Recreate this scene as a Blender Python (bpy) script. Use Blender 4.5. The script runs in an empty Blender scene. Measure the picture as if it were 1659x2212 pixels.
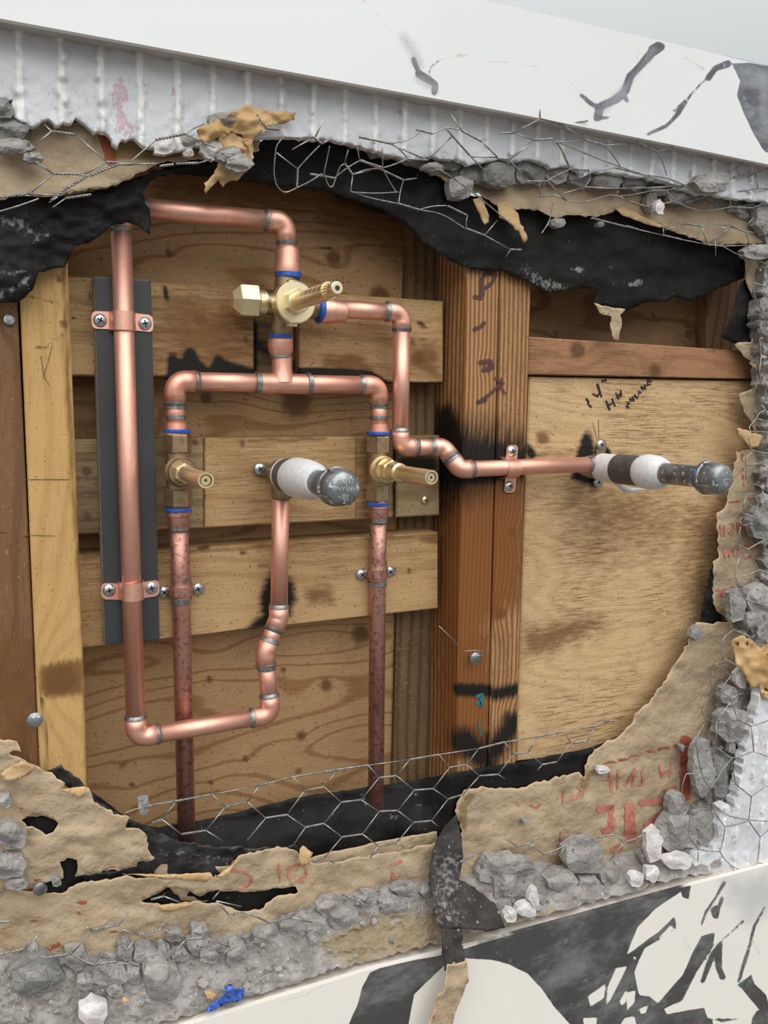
import bpy, bmesh, math, random
import numpy as np
from mathutils import Vector, Matrix
from mathutils.geometry import delaunay_2d_cdt

# ------------------------------------------------------------------ camera
F = 1800.0; CX, CY = 829.5, 1106.0; D = 0.70
def _n(v): v = np.array(v, float); return v / np.linalg.norm(v)
YC = _n((-850, -226, 1800))                       # world +Y (into the wall) in camera axes
ZD = np.array((-180, 15594, 1800), float); ZD -= ZD.dot(YC) * YC; ZC = -_n(ZD)
XC = np.cross(YC, ZC)
RW = np.stack([XC, YC, ZC])                       # camera axes (right, down, forward) -> world
CAM = np.array((0.0, -D, 1.3))
cd = bpy.data.cameras.new('camera'); cam = bpy.data.objects.new('camera', cd)
bpy.context.scene.collection.objects.link(cam); bpy.context.scene.camera = cam
cd.sensor_fit = 'VERTICAL'; cd.sensor_height = 24; cd.lens = 24 * F / 2212; cd.clip_start = .01; cd.clip_end = 100
r_, d_, f_ = RW[:, 0], RW[:, 1], RW[:, 2]
cam.matrix_world = Matrix(((r_[0], -d_[0], -f_[0], CAM[0]), (r_[1], -d_[1], -f_[1], CAM[1]), (r_[2], -d_[2], -f_[2], CAM[2]), (0, 0, 0, 1)))
# ------------------------------------------------------------------ light: an overcast sky, brightest overhead
W = bpy.data.worlds.new('overcast'); bpy.context.scene.world = W; W.use_nodes = True
wn = W.node_tree; wn.nodes.clear()
tc = wn.nodes.new('ShaderNodeTexCoord'); sx = wn.nodes.new('ShaderNodeSeparateXYZ'); rp = wn.nodes.new('ShaderNodeValToRGB')
mr = wn.nodes.new('ShaderNodeMapRange'); mr.inputs[1].default_value = -1; mr.inputs[2].default_value = 1
bg = wn.nodes.new('ShaderNodeBackground'); wo = wn.nodes.new('ShaderNodeOutputWorld')
for a, b in ((tc.outputs['Generated'], sx.inputs[0]), (sx.outputs[2], mr.inputs[0]), (mr.outputs[0], rp.inputs[0]), (rp.outputs[0], bg.inputs[0]), (bg.outputs[0], wo.inputs[0])):
    wn.links.new(a, b)
e = rp.color_ramp.elements
e[0].position = 0.0; e[0].color = (.20, .19, .175, 1); e[1].position = 1.0; e[1].color = (1.5, 1.48, 1.44, 1)
for p, c in ((.46, (.30, .29, .27, 1)), (.52, (.55, .57, .59, 1)), (.66, (.62, .66, .675, 1)), (.8, (1.0, 1.0, .99, 1))):
    q = rp.color_ramp.elements.new(p); q.color = c
bg.inputs[1].default_value = 0.95
sd = bpy.data.lights.new('sun', 'SUN'); sd.energy = 2.3; sd.angle = math.radians(75); sd.color = (1, .99, .97)
sun = bpy.data.objects.new('sun', sd); bpy.context.scene.collection.objects.link(sun)
sun.rotation_euler = Vector((0.10, 1.0, -1.25)).to_track_quat('-Z', 'Y').to_euler()
sc = bpy.context.scene
sc.view_settings.view_transform = 'Standard'; sc.view_settings.look = 'None'; sc.view_settings.gamma = 1
sc.view_settings.use_curve_mapping = False; sc.view_settings.exposure = 0.0
COL = sc.collection
# ------------------------------------------------------------------ helpers: picture rays to wall coordinates
def P(px, py, Y):
    px, py, Y = np.broadcast_arrays(np.asarray(px, float), np.asarray(py, float), np.asarray(Y, float))
    d = np.stack([(px - CX) / F, (py - CY) / F, np.ones_like(px)], -1) @ RW.T
    return CAM + d * ((Y + D) / d[..., 1])[..., None]
def V(px, py, Y): return Vector(P(px, py, Y))
def proj(p):
    c = (np.asarray(p, float) - CAM) @ RW
    return c[..., 0] / c[..., 2] * F + CX, c[..., 1] / c[..., 2] * F + CY
def _h(i, j, k, s):
    n = (i * 374761393 + j * 668265263 + k * 2147483647 + s * 974634777) & 0xffffffff
    n = ((n ^ (n >> 13)) * 1274126177) & 0xffffffff
    return ((n ^ (n >> 16)) & 0xffff) / 65535.0
def vn(x, y, z=0.0, s=0):
    x, y, z = np.broadcast_arrays(np.asarray(x, float), np.asarray(y, float), np.asarray(z, float))
    i, j, k = np.floor(x).astype(np.int64), np.floor(y).astype(np.int64), np.floor(z).astype(np.int64)
    fx, fy, fz = x - i, y - j, z - k
    fx, fy, fz = [t * t * (3 - 2 * t) for t in (fx, fy, fz)]
    r = 0
    for a in (0, 1):
        for b in (0, 1):
            for c in (0, 1):
                r = r + _h(i + a, j + b, k + c, s) * (fx if a else 1 - fx) * (fy if b else 1 - fy) * (fz if c else 1 - fz)
    return r * 2 - 1
def fbm(x, y, z=0.0, s=0, o=3):
    r, a = 0, 1.0
    for q in range(o):
        r = r + a * vn(np.asarray(x) * 2 ** q, np.asarray(y) * 2 ** q, z, s + q * 17); a *= .5
    return r
def inside(U, Vv, poly):
    c = np.zeros(U.shape, bool); n = len(poly)
    for i in range(n):
        x1, y1 = poly[i]; x2, y2 = poly[(i + 1) % n]
        if y1 == y2: continue
        m = ((y1 > Vv) != (y2 > Vv)) & (U < (x2 - x1) * (Vv - y1) / (y2 - y1) + x1)
        c ^= m
    return c
def dseg(U, Vv, pts, closed=False):
    r = np.full(U.shape, 1e9); n = len(pts)
    for i in range(n if closed else n - 1):
        x1, y1 = pts[i][:2]; x2, y2 = pts[(i + 1) % n][:2]
        dx, dy = x2 - x1, y2 - y1; L = dx * dx + dy * dy + 1e-9
        t = np.clip(((U - x1) * dx + (Vv - y1) * dy) / L, 0, 1)
        r = np.minimum(r, np.hypot(U - x1 - t * dx, Vv - y1 - t * dy))
    return r
def sdp(U, Vv, poly):
    d = dseg(U, Vv, poly, True); return np.where(inside(U, Vv, poly), d, -d)
def paint(U, Vv, shapes):
    """shapes: ('p', poly, soft) or ('s', pts, halfwidth, soft); 0.5 on the outline."""
    r = np.full(U.shape, -3.0)
    for s in shapes:
        if s[0] == 'p': v = sdp(U, Vv, s[1]) / s[2] + .5
        else: v = (s[2] - dseg(U, Vv, s[1])) / s[3] + .5
        r = np.maximum(r, np.clip(v, -3, 2))
    return r
def jag(poly, amp, step, seed, open_=False):
    rnd = random.Random(seed); out = []; n = len(poly)
    for i in range(n - 1 if open_ else n):
        a = poly[i]; b = poly[(i + 1) % n]; L = math.hypot(b[0] - a[0], b[1] - a[1]); k = max(1, int(L / step))
        nx, ny = -(b[1] - a[1]) / (L + 1e-6), (b[0] - a[0]) / (L + 1e-6)
        for j in range(k):
            t = j / k; q = rnd.uniform(-amp, amp) * (1 if rnd.random() < .75 else 1.8)
            out.append((a[0] + (b[0] - a[0]) * t + nx * q + rnd.uniform(-.3, .3) * amp, a[1] + (b[1] - a[1]) * t + ny * q))
    if open_: out.append(poly[-1])
    return out
LOC = {}
def props(o, label=None, cat=None, group=None, kind=None):
    if label: o['label'] = label
    if cat: o['category'] = cat
    if group: o['group'] = group
    if kind: o['kind'] = kind
def mk(name, v, f, mat, parent=None, smooth=False, label=None, cat=None, group=None, kind=None, attrs=None, mesh=None):
    v = np.asarray(v, float); c = (v.min(0) + v.max(0)) / 2
    if cat: c[2] = v[:, 2].min()
    me = bpy.data.meshes.new(name); me.from_pydata((v - c).tolist(), [], [tuple(int(i) for i in q) for q in f])
    attrs = dict(attrs or {})
    for k in mat.keys():
        if k.startswith('a_') and k[2:] not in attrs: attrs[k[2:]] = np.full(len(v), 0.0 if k in ('a_ring', 'a_knot') else -3.0)
    if attrs:
        for k, a in attrs.items():
            if 'a_' + k not in mat.keys(): continue
            at = me.attributes.new(k, 'FLOAT', 'POINT'); at.data.foreach_set('value', np.asarray(a, np.float32))
    if smooth: me.polygons.foreach_set('use_smooth', np.ones(len(me.polygons), bool))
    me.materials.append(mat); me.update()
    o = bpy.data.objects.new(name, me); COL.objects.link(o); LOC[o.name] = c
    o.location = c
    if parent is not None: o.parent = parent; o.location = c - LOC[parent.name]
    props(o, label, cat, group, kind); return o
def empty(name, loc, label, cat, group=None):
    o = bpy.data.objects.new(name, None); COL.objects.link(o); o.empty_display_size = .01
    LOC[o.name] = np.array(loc, float); o.location = loc; props(o, label, cat, group); return o
def recalc(o):
    bm = bmesh.new(); bm.from_mesh(o.data); bmesh.ops.recalc_face_normals(bm, faces=bm.faces); bm.to_mesh(o.data); bm.free(); return o

def sheet(name, poly, Yf, thick, mat, step=12, jg=None, rnd=None, parent=None, smooth=True, shapes=None, holes=(), attrs=None, seed=1, **kw):
    """A torn-outline sheet or slab: outline in picture pixels, lying at depth Yf(u,v) on the wall, real thickness behind."""
    if jg: poly = jag(poly, jg[0], jg[1], seed)
    hs = [jag(h, 2.0, 9, seed + 5 + i) for i, h in enumerate(holes)]
    pts = []; edges = []
    for pl in [poly] + hs:
        b = len(pts); n = len(pl); pts += list(pl); edges += [(b + i, b + (i + 1) % n) for i in range(n)]
    us = [p[0] for p in poly]; vs = [p[1] for p in poly]
    r = random.Random(seed + 99)
    gu, gv = np.meshgrid(np.arange(min(us), max(us), step), np.arange(min(vs), max(vs), step * .87))
    gu = gu + (np.arange(gu.shape[0]) % 2)[:, None] * step / 2 + np.array([[r.uniform(-.22, .22) * step for _ in range(gu.shape[1])] for _ in range(gu.shape[0])])
    gv = gv + np.array([[r.uniform(-.2, .2) * step for _ in range(gu.shape[1])] for _ in range(gu.shape[0])])
    gu, gv = gu.ravel(), gv.ravel(); m = sdp(gu, gv, poly) > step * .35
    for h in hs: m &= sdp(gu, gv, h) < -step * .35
    pts += list(zip(gu[m], gv[m]))
    res = delaunay_2d_cdt([Vector(p) for p in pts], edges, [], 0, 1e-3)
    UV = np.array([(q.x, q.y) for q in res[0]]); T = np.array([t for t in res[2] if len(t) == 3])
    c = UV[T].mean(1); ok = inside(c[:, 0], c[:, 1], poly)
    for h in hs: ok &= ~inside(c[:, 0], c[:, 1], h)
    T = T[ok]; used = np.unique(T); mp = -np.ones(len(UV), int); mp[used] = np.arange(len(used)); UV = UV[used]; T = mp[T]
    U, Vv = UV[:, 0], UV[:, 1]
    sdv = sdp(U, Vv, poly)
    for h in hs: sdv = np.minimum(sdv, -sdp(U, Vv, h))
    def Y(u, v): return Yf(np.asarray(u, float), np.asarray(v, float)) if callable(Yf) else np.full(np.shape(u), Yf)
    yy = Y(U, Vv)
    if rnd: q = np.clip(sdv / rnd[1], 0, 1); yy = yy - rnd[0] * np.sqrt(1 - (1 - q) ** 2)
    Fr = P(U, Vv, yy); n = len(U); Bk = Fr.copy(); Bk[:, 1] += thick
    if rnd: Bk[:, 1] = Y(U, Vv) + thick
    # front winding towards -Y
    a, b, cc = Fr[T[:, 0]], Fr[T[:, 1]], Fr[T[:, 2]]; nr = np.cross(b - a, cc - a)[:, 1]
    T[nr > 0] = T[nr > 0][:, ::-1]
    ed = {}
    for t in T:
        for i in range(3): ed[(t[i], t[(i + 1) % 3])] = 1
    side = [(b_, a_, a_ + n, b_ + n) for (a_, b_) in ed if (b_, a_) not in ed]
    faces = [tuple(t) for t in T] + [tuple(x + n for x in t[::-1]) for t in T] + side
    at = {}
    if shapes:
        for k, s in shapes.items(): q = paint(U, Vv, s); at[k] = np.concatenate([q, q])
    if attrs:
        for k, fn in attrs.items(): q = fn(U, Vv, Fr); at[k] = np.concatenate([q, q])
    q = np.clip(.5 + (2.5 - sdv) / 4, -3, 2); at['edgep'] = np.concatenate([q, q])
    o = mk(name, np.concatenate([Fr, Bk]), faces, mat, parent, smooth, attrs=at, **kw)
    if smooth: 
        sm = np.ones(len(faces), bool); sm[2 * len(T):] = False; o.data.polygons.foreach_set('use_smooth', sm)
    return o
def rough(Y0, amp, sc_, seed, amp2=0.0, sc2=4):
    return lambda u, v: Y0 + amp * fbm(u / sc_, v / sc_, 0, seed) + (amp2 * vn(u / sc2, v / sc2, 0, seed + 7) if amp2 else 0)
def soft8(sh): return [('s', q[1], q[2] + .8, 8) if q[0] == 's' else ('p', q[1], 5) for q in sh]
def board(name, quad, Y, thick, mat, parent=None, knots=(), shapes=None, seed=1, axis='x', freq=60, warp=1.0, step=9, rim=.0012, **kw):
    """A sawn board: front face picture corners TL,TR,BR,BL at depth Y, with eased edges and real thickness."""
    TL, TR, BR, BL = [np.array(q, float) for q in quad]
    nu = max(2, int(max(np.linalg.norm(TR - TL), np.linalg.norm(BR - BL)) / step)); nv = max(2, int(np.linalg.norm(BL - TL) / step))
    eu = 3.0 / max(np.linalg.norm(TR - TL), 1); ev = 3.0 / max(np.linalg.norm(BL - TL), 1)
    su = np.concatenate([[0, eu], np.linspace(0, 1, nu + 1)[1:-1], [1 - eu, 1]]); sv = np.concatenate([[0, ev], np.linspace(0, 1, nv + 1)[1:-1], [1 - ev, 1]])
    S, Tt = np.meshgrid(su, sv)
    uv = ((1 - S) * (1 - Tt))[..., None] * TL + (S * (1 - Tt))[..., None] * TR + (S * Tt)[..., None] * BR + ((1 - S) * Tt)[..., None] * BL
    y = np.full(S.shape, Y)
    y[0, :] += rim; y[-1, :] += rim; y[1:-1, 0] += rim; y[1:-1, -1] += rim
    Fr = P(uv[..., 0], uv[..., 1], Y); Fr[..., 1] = y
    H, Wd = S.shape; idx = np.arange(H * Wd).reshape(H, Wd)
    f = [(idx[j, i], idx[j + 1, i], idx[j + 1, i + 1], idx[j, i + 1]) for j in range(H - 1) for i in range(Wd - 1)]
    ring = [idx[0, i] for i in range(Wd)] + [idx[j, Wd - 1] for j in range(1, H)] + [idx[H - 1, i] for i in range(Wd - 2, -1, -1)] + [idx[j, 0] for j in range(H - 2, 0, -1)]
    Vs = Fr.reshape(-1, 3); base = len(Vs); vs = [Vs]; K = 3; n = len(ring); prev = ring
    for k in range(1, K + 1):
        L = Vs[ring].copy(); L[:, 1] = Y + thick * k / K; vs.append(L)
        cur = [base + (k - 1) * n + i for i in range(n)]
        f += [(prev[i], prev[(i + 1) % n], cur[(i + 1) % n], cur[i]) for i in range(n)]; prev = cur
    f.append(tuple(prev[::-1])) ; f[-1] = tuple(prev)
    A = np.concatenate(vs); X, Z, Yy = A[:, 0], A[:, 2], A[:, 1]
    U, Vv = proj(A)
    al, ac = (X, Z) if axis == 'x' else (Z, X)
    g = ac * freq + Yy * freq * .6 + warp * fbm(al * 3.1, ac * 14, 0, seed, 2) + .25 * warp * vn(al * 11, ac * 40, 0, seed + 3)
    kd = np.zeros(len(A))
    for (kx, ky, kr) in knots:
        c = P(kx, ky, Y); rr = kr / 2500.0; da = (al - (c[0] if axis == 'x' else c[2])); dc = (ac - (c[2] if axis == 'x' else c[0]))
        d2 = (da / (rr * 3.2)) ** 2 + (dc / (rr * 2.0)) ** 2
        g = g + 2.6 * np.exp(-d2) * (min(freq, 70) * rr * 1.1)
        kd = np.maximum(kd, np.exp(-((da / rr) ** 2 + (dc / rr) ** 2) * .75))
    at = {'ring': g, 'knot': kd}
    for k, s in (shapes or {}).items(): at[k] = paint(U, Vv, s)
    o = mk(name, A, f, mat, parent, False, attrs=at, **kw)
    return recalc(o)
def sweep(pts, rad, seg=20, close=True):
    pts = [Vector(p) for p in pts]; n = len(pts); rad = rad if hasattr(rad, '__len__') else [rad] * n
    tn = [(pts[min(i + 1, n - 1)] - pts[max(i - 1, 0)]).normalized() for i in range(n)]
    up = Vector((0, 1, 0)) if abs(tn[0].y) < .9 else Vector((0, 0, 1)); nn = (up - tn[0] * up.dot(tn[0])).normalized()
    v, f = [], []
    for i in range(n):
        nn = (nn - tn[i] * nn.dot(tn[i])).normalized(); b = tn[i].cross(nn)
        for k in range(seg):
            a = 2 * math.pi * k / seg; v.append(pts[i] + (nn * math.cos(a) + b * math.sin(a)) * rad[i])
    for i in range(n - 1):
        for k in range(seg): f.append((i * seg + k, i * seg + (k + 1) % seg, (i + 1) * seg + (k + 1) % seg, (i + 1) * seg + k))
    if close: f.append(tuple(range(seg))[::-1]); f.append(tuple((n - 1) * seg + k for k in range(seg)))
    return [tuple(q) for q in v], f
def tube(name, pts, rad, mat, parent, seg=20, **kw):
    v, f = sweep(pts, rad, seg); o = mk(name, v, f, mat, parent, False, **kw)
    s = np.ones(len(f), bool); s[-2:] = False; o.data.polygons.foreach_set('use_smooth', s); return o
def lathe(name, a, d, prof, mat, parent, seg=28, flat=False, rot=0.0, **kw):
    """prof: (distance along axis, radius) pairs; rings with a sharp step where the distance repeats."""
    a = Vector(a); d = Vector(d).normalized(); up = Vector((0, 0, 1)) if abs(d.z) < .9 else Vector((0, 1, 0))
    n1 = (up - d * up.dot(d)).normalized(); n2 = d.cross(n1); v, f = [], []
    for (s, r) in prof:
        for k in range(seg):
            q = 2 * math.pi * k / seg + rot; v.append(tuple(a + d * s + (n1 * math.cos(q) + n2 * math.sin(q)) * r))
    n = len(prof)
    for i in range(n - 1):
        for k in range(seg): f.append((i * seg + k, i * seg + (k + 1) % seg, (i + 1) * seg + (k + 1) % seg, (i + 1) * seg + k))
    f.append(tuple(range(seg))[::-1]); f.append(tuple((n - 1) * seg + k for k in range(seg)))
    o = mk(name, v, f, mat, parent, False, **kw)
    if not flat:
        s = np.ones(len(f), bool); s[-2:] = False
        for i in range(n - 1):
            ds, dr = abs(prof[i + 1][0] - prof[i][0]), abs(prof[i + 1][1] - prof[i][1])
            if dr > ds * 1.2: s[i * seg:(i + 1) * seg] = False
        o.data.polygons.foreach_set('use_smooth', s)
        for i in range(n):   # mark hard rims
            pass
        try: o.data.set_sharp_from_angle(angle=math.radians(38))
        except Exception: pass
    return recalc(o)
def ribbon(name, strokes, Yf, mat, parent, off=.0005, rs=4, **kw):
    for si, st in enumerate(strokes):
        v, f = [], []
        pts, w = st[0], st[1]; rp_ = []
        for i in range(len(pts) - 1):
            a, b = np.array(pts[i], float), np.array(pts[i + 1], float); k = max(1, int(np.linalg.norm(b - a) / rs))
            rp_ += [a + (b - a) * j / k for j in range(k)]
        rp_.append(np.array(pts[-1], float)); n = len(rp_); b0 = len(v)
        for i in range(n):
            t = rp_[min(i + 1, n - 1)] - rp_[max(i - 1, 0)]; t /= np.linalg.norm(t) + 1e-9; nn = np.array((-t[1], t[0]))
            ww = w * (.8 + .3 * float(vn(rp_[i][0] / 6, rp_[i][1] / 6, 0, 3))) * (.55 if i in (0, n - 1) else 1)
            for s in (-1, 1):
                q = rp_[i] + nn * s * ww; y = float(Yf(q[0], q[1])) if callable(Yf) else Yf
                v.append(P(q[0], q[1], y - off - (si % 6) * .00012))
        f += [(b0 + 2 * i, b0 + 2 * i + 1, b0 + 2 * i + 3, b0 + 2 * i + 2) for i in range(n - 1)]
        mk(name, v, f, mat, parent, True, **kw)
# ------------------------------------------------------------------ materials
class NB:
    def __init__(s, name):
        s.m = bpy.data.materials.new(name); s.m.use_nodes = True; s.t = s.m.node_tree; s.t.nodes.clear()
        s.o = s.n('ShaderNodeOutputMaterial'); s.b = s.n('ShaderNodeBsdfPrincipled'); s.t.links.new(s.b.outputs[0], s.o.inputs[0])
        s.pos = s.n('ShaderNodeNewGeometry').outputs['Position']
    def n(s, t, **k):
        q = s.t.nodes.new(t)
        for a, b in k.items(): setattr(q, a, b)
        return q
    def L(s, a, b):
        if isinstance(a, (int, float)): b.default_value = a
        elif isinstance(a, tuple): b.default_value = a if len(a) == 4 else (*a, 1) if b.type == 'RGBA' else a
        else: s.t.links.new(a, b)
    def math(s, op, a, b=0.0, c=None):
        q = s.n('ShaderNodeMath', operation=op); s.L(a, q.inputs[0]); s.L(b, q.inputs[1])
        if c is not None: s.L(c, q.inputs[2])
        return q.outputs[0]
    def mix(s, f, a, b, bt='MIX'):
        q = s.n('ShaderNodeMix', data_type='RGBA', blend_type=bt); s.L(f, q.inputs[0]); s.L(a, q.inputs[6]); s.L(b, q.inputs[7]); return q.outputs[2]
    def noise(s, scale, detail=3, stretch=None, rough=.55, src=None):
        v = src or s.pos
        if stretch:
            m = s.n('ShaderNodeMapping'); m.inputs[3].default_value = stretch; s.L(v, m.inputs[0]); v = m.outputs[0]
        q = s.n('ShaderNodeTexNoise'); s.L(v, q.inputs['Vector']); q.inputs['Scale'].default_value = scale; q.inputs['Detail'].default_value = detail; q.inputs['Roughness'].default_value = rough
        return q.outputs[0]
    def ss(s, x, lo, hi):
        q = s.n('ShaderNodeMapRange', interpolation_type='SMOOTHSTEP'); s.L(x, q.inputs[0]); s.L(float(lo), q.inputs[1]); s.L(float(hi), q.inputs[2]); return q.outputs[0]
    def attr(s, name):
        s.m[ 'a_' + name] = 1
        return s.n('ShaderNodeAttribute', attribute_name=name).outputs['Fac']
    def over(s, col, att, colr, ns=200, amp=1.0, stretch=None, lo=.3, hi=.7, op=1.0):
        nz = s.noise(ns, 4, stretch); v = s.math('ADD', s.attr(att), s.math('MULTIPLY', s.math('SUBTRACT', nz, .5), amp))
        return s.mix(s.math('MULTIPLY', s.ss(v, lo, hi), op), col, colr)
    def bump(s, h, st=.3, dist=.001):
        q = s.n('ShaderNodeBump'); q.inputs['Strength'].default_value = st; q.inputs['Distance'].default_value = dist; s.L(h, q.inputs['Height']); s.L(q.outputs[0], s.b.inputs['Normal'])
    def done(s, col, rough=.6, metal=0.0, spec=None):
        s.L(col, s.b.inputs['Base Color']); s.L(rough, s.b.inputs['Roughness']); s.L(metal, s.b.inputs['Metallic'])
        if spec is not None: s.b.inputs['Specular IOR Level'].default_value = spec
        return s.m
def simple(name, c1, c2=None, scale=80, rough=.6, metal=0.0, bump=0.0, bscale=300, bdist=.001, spec=None, overs=(), stretch=None, speck=None):
    n = NB(name); col = c1
    if c2: col = n.mix(n.ss(n.noise(scale, 5, stretch), .35, .65), c1, c2)
    if speck: col = n.mix(n.ss(n.noise(speck[1], 2), speck[2], speck[2] + .04), col, speck[0])
    for o in overs: col = n.over(col, *o)
    if bump: n.bump(n.noise(bscale, 5, stretch), bump, bdist)
    return n.done(col, rough, metal, spec)
def wood(name, light, dark, axis='x', fine=1.0, ringc=.55, rough=.65, knotc=(.12, .055, .02), char_shadec=(.006, .005, .004), stain_shadec=(.16, .07, .02), sharp=(.55, .95), dirt=.35, ringb=.15, rn=1.0, dirtc=(.09, .055, .03), streak=.45):
    n = NB(name); st = (1, 1, 14) if axis == 'x' else (14, 14, 1); sf = (3, 20, 60) if axis == 'x' else (60, 20, 3)
    fz = n.noise(22, 4, st); ff = n.noise(26, 5, sf)
    ph = n.math('ADD', n.attr('ring'), n.math('MULTIPLY', fz, rn * .45))
    sn = n.math('ADD', n.math('MULTIPLY', n.math('SINE', n.math('MULTIPLY', ph, 6.2832)), .5), .5)
    rg = n.ss(sn, *sharp)
    bl = n.noise(9, 3)
    col = n.mix(n.math('MULTIPLY', rg, ringc), light, dark)
    col = n.mix(n.math('MULTIPLY', n.ss(ff, .35, .75), .42 * fine), col, dark)
    col = n.mix(n.math('MULTIPLY', n.ss(bl, .45, .8), dirt), col, dirtc)
    sk = n.noise(60, 3, (.6, 6, 15) if axis == 'x' else (15, 6, .6), .6); gate = n.ss(n.noise(9, 4), .40, .60)
    col = n.mix(n.math('MULTIPLY', n.math('MULTIPLY', n.ss(sk, .50, .62), gate), streak), col, (.10, .045, .015))
    col = n.mix(n.math('MULTIPLY', n.ss(n.noise(110, 2, (1, 1, 7) if axis == 'x' else (7, 7, 1)), .66, .76), .28), col, (.72, .56, .36))
    sp = n.noise(420, 2); col = n.mix(n.math('MULTIPLY', n.ss(sp, .655, .70), .7), col, (.05, .03, .015))
    sp2 = n.noise(300, 2, (1, 1.3, 1)); col = n.mix(n.math('MULTIPLY', n.ss(sp2, .725, .75), .35), col, (.55, .52, .46))
    kn = n.math('ADD', n.attr('knot'), n.math('MULTIPLY', n.math('SUBTRACT', n.noise(160, 3), .5), .5))
    col = n.mix(n.math('MULTIPLY', n.ss(kn, .20, .80), .9), col, knotc)
    col = n.over(col, 'stain', stain_shadec, 60, 1.4, sf and ((1, 1, 5) if axis == 'x' else (5, 5, 1)), .0, 1.0, .85)
    col = n.over(col, 'char', char_shadec, 45, .9, (1.2, 1, 5) if axis == 'x' else (6, 4, 1.0), .0, .95, .985)
    n.bump(n.math('ADD', n.math('MULTIPLY', ff, .7), n.math('MULTIPLY', rg, -ringb * 3)), .45, .0007)
    return n.done(col, rough, 0.0, .3)
M = {}
M['ply'] = wood('plywood back', (.47, .295, .145), (.25, .115, .035), ringc=.75, sharp=(.80, 1.02), rough=.6, dirt=.15, streak=.12, rn=.5)
M['pine'] = wood('pine board', (.53, .35, .17), (.34, .185, .07), ringc=.45, sharp=(.5, 1), dirt=.45, dirtc=(.16, .095, .045))
M['pine_old'] = wood('grey weathered pine board', (.36, .26, .14), (.17, .10, .045), ringc=.5, sharp=(.5, 1), dirt=.55)
M['rot'] = wood('rotted pine', (.22, .14, .065), (.05, .03, .015), ringc=.6, dirt=.7)
M['studpale'] = wood('pale stud', (.60, .38, .15), (.44, .24, .075), 'z', ringc=.35, sharp=(.4, 1), dirt=.2, dirtc=(.25, .12, .04), streak=.15)
M['studdark'] = wood('red brown stud', (.23, .115, .05), (.10, .05, .025), 'z', ringc=.5, dirt=.6)
M['post'] = wood('fir post', (.50, .27, .115), (.17, .07, .025), 'z', ringc=.8, sharp=(.35, .9), dirt=.25, ringb=.5, stain_shadec=(.20, .065, .012), rn=.6)
M['rail'] = wood('reddish rail', (.40, .205, .105), (.25, .11, .05), ringc=.45, dirt=.2)
M['plyfront'] = wood('rough sawn plywood', (.66, .46, .25), (.35, .20, .08), ringc=.25, fine=1.15, sharp=(.3, 1), dirt=.12, dirtc=(.40, .22, .09), streak=.7)
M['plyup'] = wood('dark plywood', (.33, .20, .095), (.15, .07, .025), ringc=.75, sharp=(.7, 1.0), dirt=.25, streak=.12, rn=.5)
def copper(name, c1, c2, c3, r1, r2, dirt):
    n = NB(name); a = n.noise(30, 4, (1, 1, .35)); b = n.noise(240, 4)
    col = n.mix(n.ss(a, .4, .68), c1, c2); col = n.mix(n.math('MULTIPLY', n.ss(b, .52, .62), dirt), col, c3)
    n.bump(b, .05, .0003)
    return n.done(col, n.math('ADD', n.math('MULTIPLY', a, r2), r1), .92)
M['cu'] = copper('new copper', (.93, .52, .40), (.86, .43, .32), (.50, .24, .17), .40, .16, .10)
M['cu_old'] = copper('tarnished copper', (.66, .36, .29), (.46, .22, .17), (.15, .08, .06), .36, .25, .55)
M['cu_fit'] = copper('copper fitting', (.94, .53, .41), (.84, .42, .31), (.45, .21, .14), .40, .14, .15)
M['brass'] = copper('bright brass', (.93, .80, .52), (.86, .70, .40), (.55, .42, .2), .30, .14, .08)
M['bronze'] = copper('dull bronze', (.42, .31, .19), (.30, .21, .12), (.12, .09, .05), .40, .2, .35)
M['galv'] = simple('galvanised steel', (.34, .36, .37), (.16, .17, .18), 70, .42, .75, .35, 300, .0008, speck=((.75, .77, .78), 230, .62))
M['solder'] = simple('grey solder', (.38, .38, .37), (.22, .22, .22), 300, .38, .85, .3, 500)
M['zinc'] = simple('zinc screw', (.62, .68, .72), (.48, .53, .58), 400, .25, .9, .05)
M['slot'] = simple('painted recess shade', (.03, .03, .03), rough=.7)  # near-black colour stands in for the shade inside slots and bores
M['tapew'] = simple('white thread seal tape', (.80, .80, .80), (.70, .71, .72), 200, .38, 0, .25, 260, .0008)
M['taped'] = simple('dark grey tape', (.085, .08, .08), (.06, .055, .055), 100, .4, 0, .2, 200)
M['blue'] = simple('blue thread tape', (.01, .07, .40), (.02, .12, .50), 300, .4, 0, .5, 500)
M['plate'] = simple('dark grey plate', (.042, .044, .048), (.034, .036, .039), 20, .42, 0, .03, 600)
M['plate_edge'] = simple('bare fibreboard edge', (.40, .37, .31), (.25, .2, .15), 300, .9)
M['ink'] = simple('black marker', (.012, .01, .012), rough=.6)
M['pencil'] = simple('pencil line', (.10, .075, .05), rough=.8)
M['red'] = simple('red print', (.42, .12, .085), (.50, .20, .14), 150, .75)
M['sapline'] = simple('white dribble', (.6, .58, .52), rough=.5)
M['felt'] = simple('black asphalt paper', (.005, .0047, .0045), (.012, .0112, .0105), 28, .62, 0, .5, 60, .003, .22, overs=(('dust', (.30, .29, .27), 260, 3.0, None, .35, 1.3, .7),), speck=((.2, .19, .18), 330, .715))
M['kraft'] = simple('kraft building paper', (.455, .355, .24), (.365, .275, .18), 30, .85, 0, .9, 60, .006, .1, overs=(('red', (.33, .05, .03), 90, .8, None, .3, .7, .8), ('glue', (.22, .13, .04), 60, 1.4, None, .2, .9, .7), ('edgep', (.62, .46, .29), 200, .5, None, .2, .8, .7)))
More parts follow.
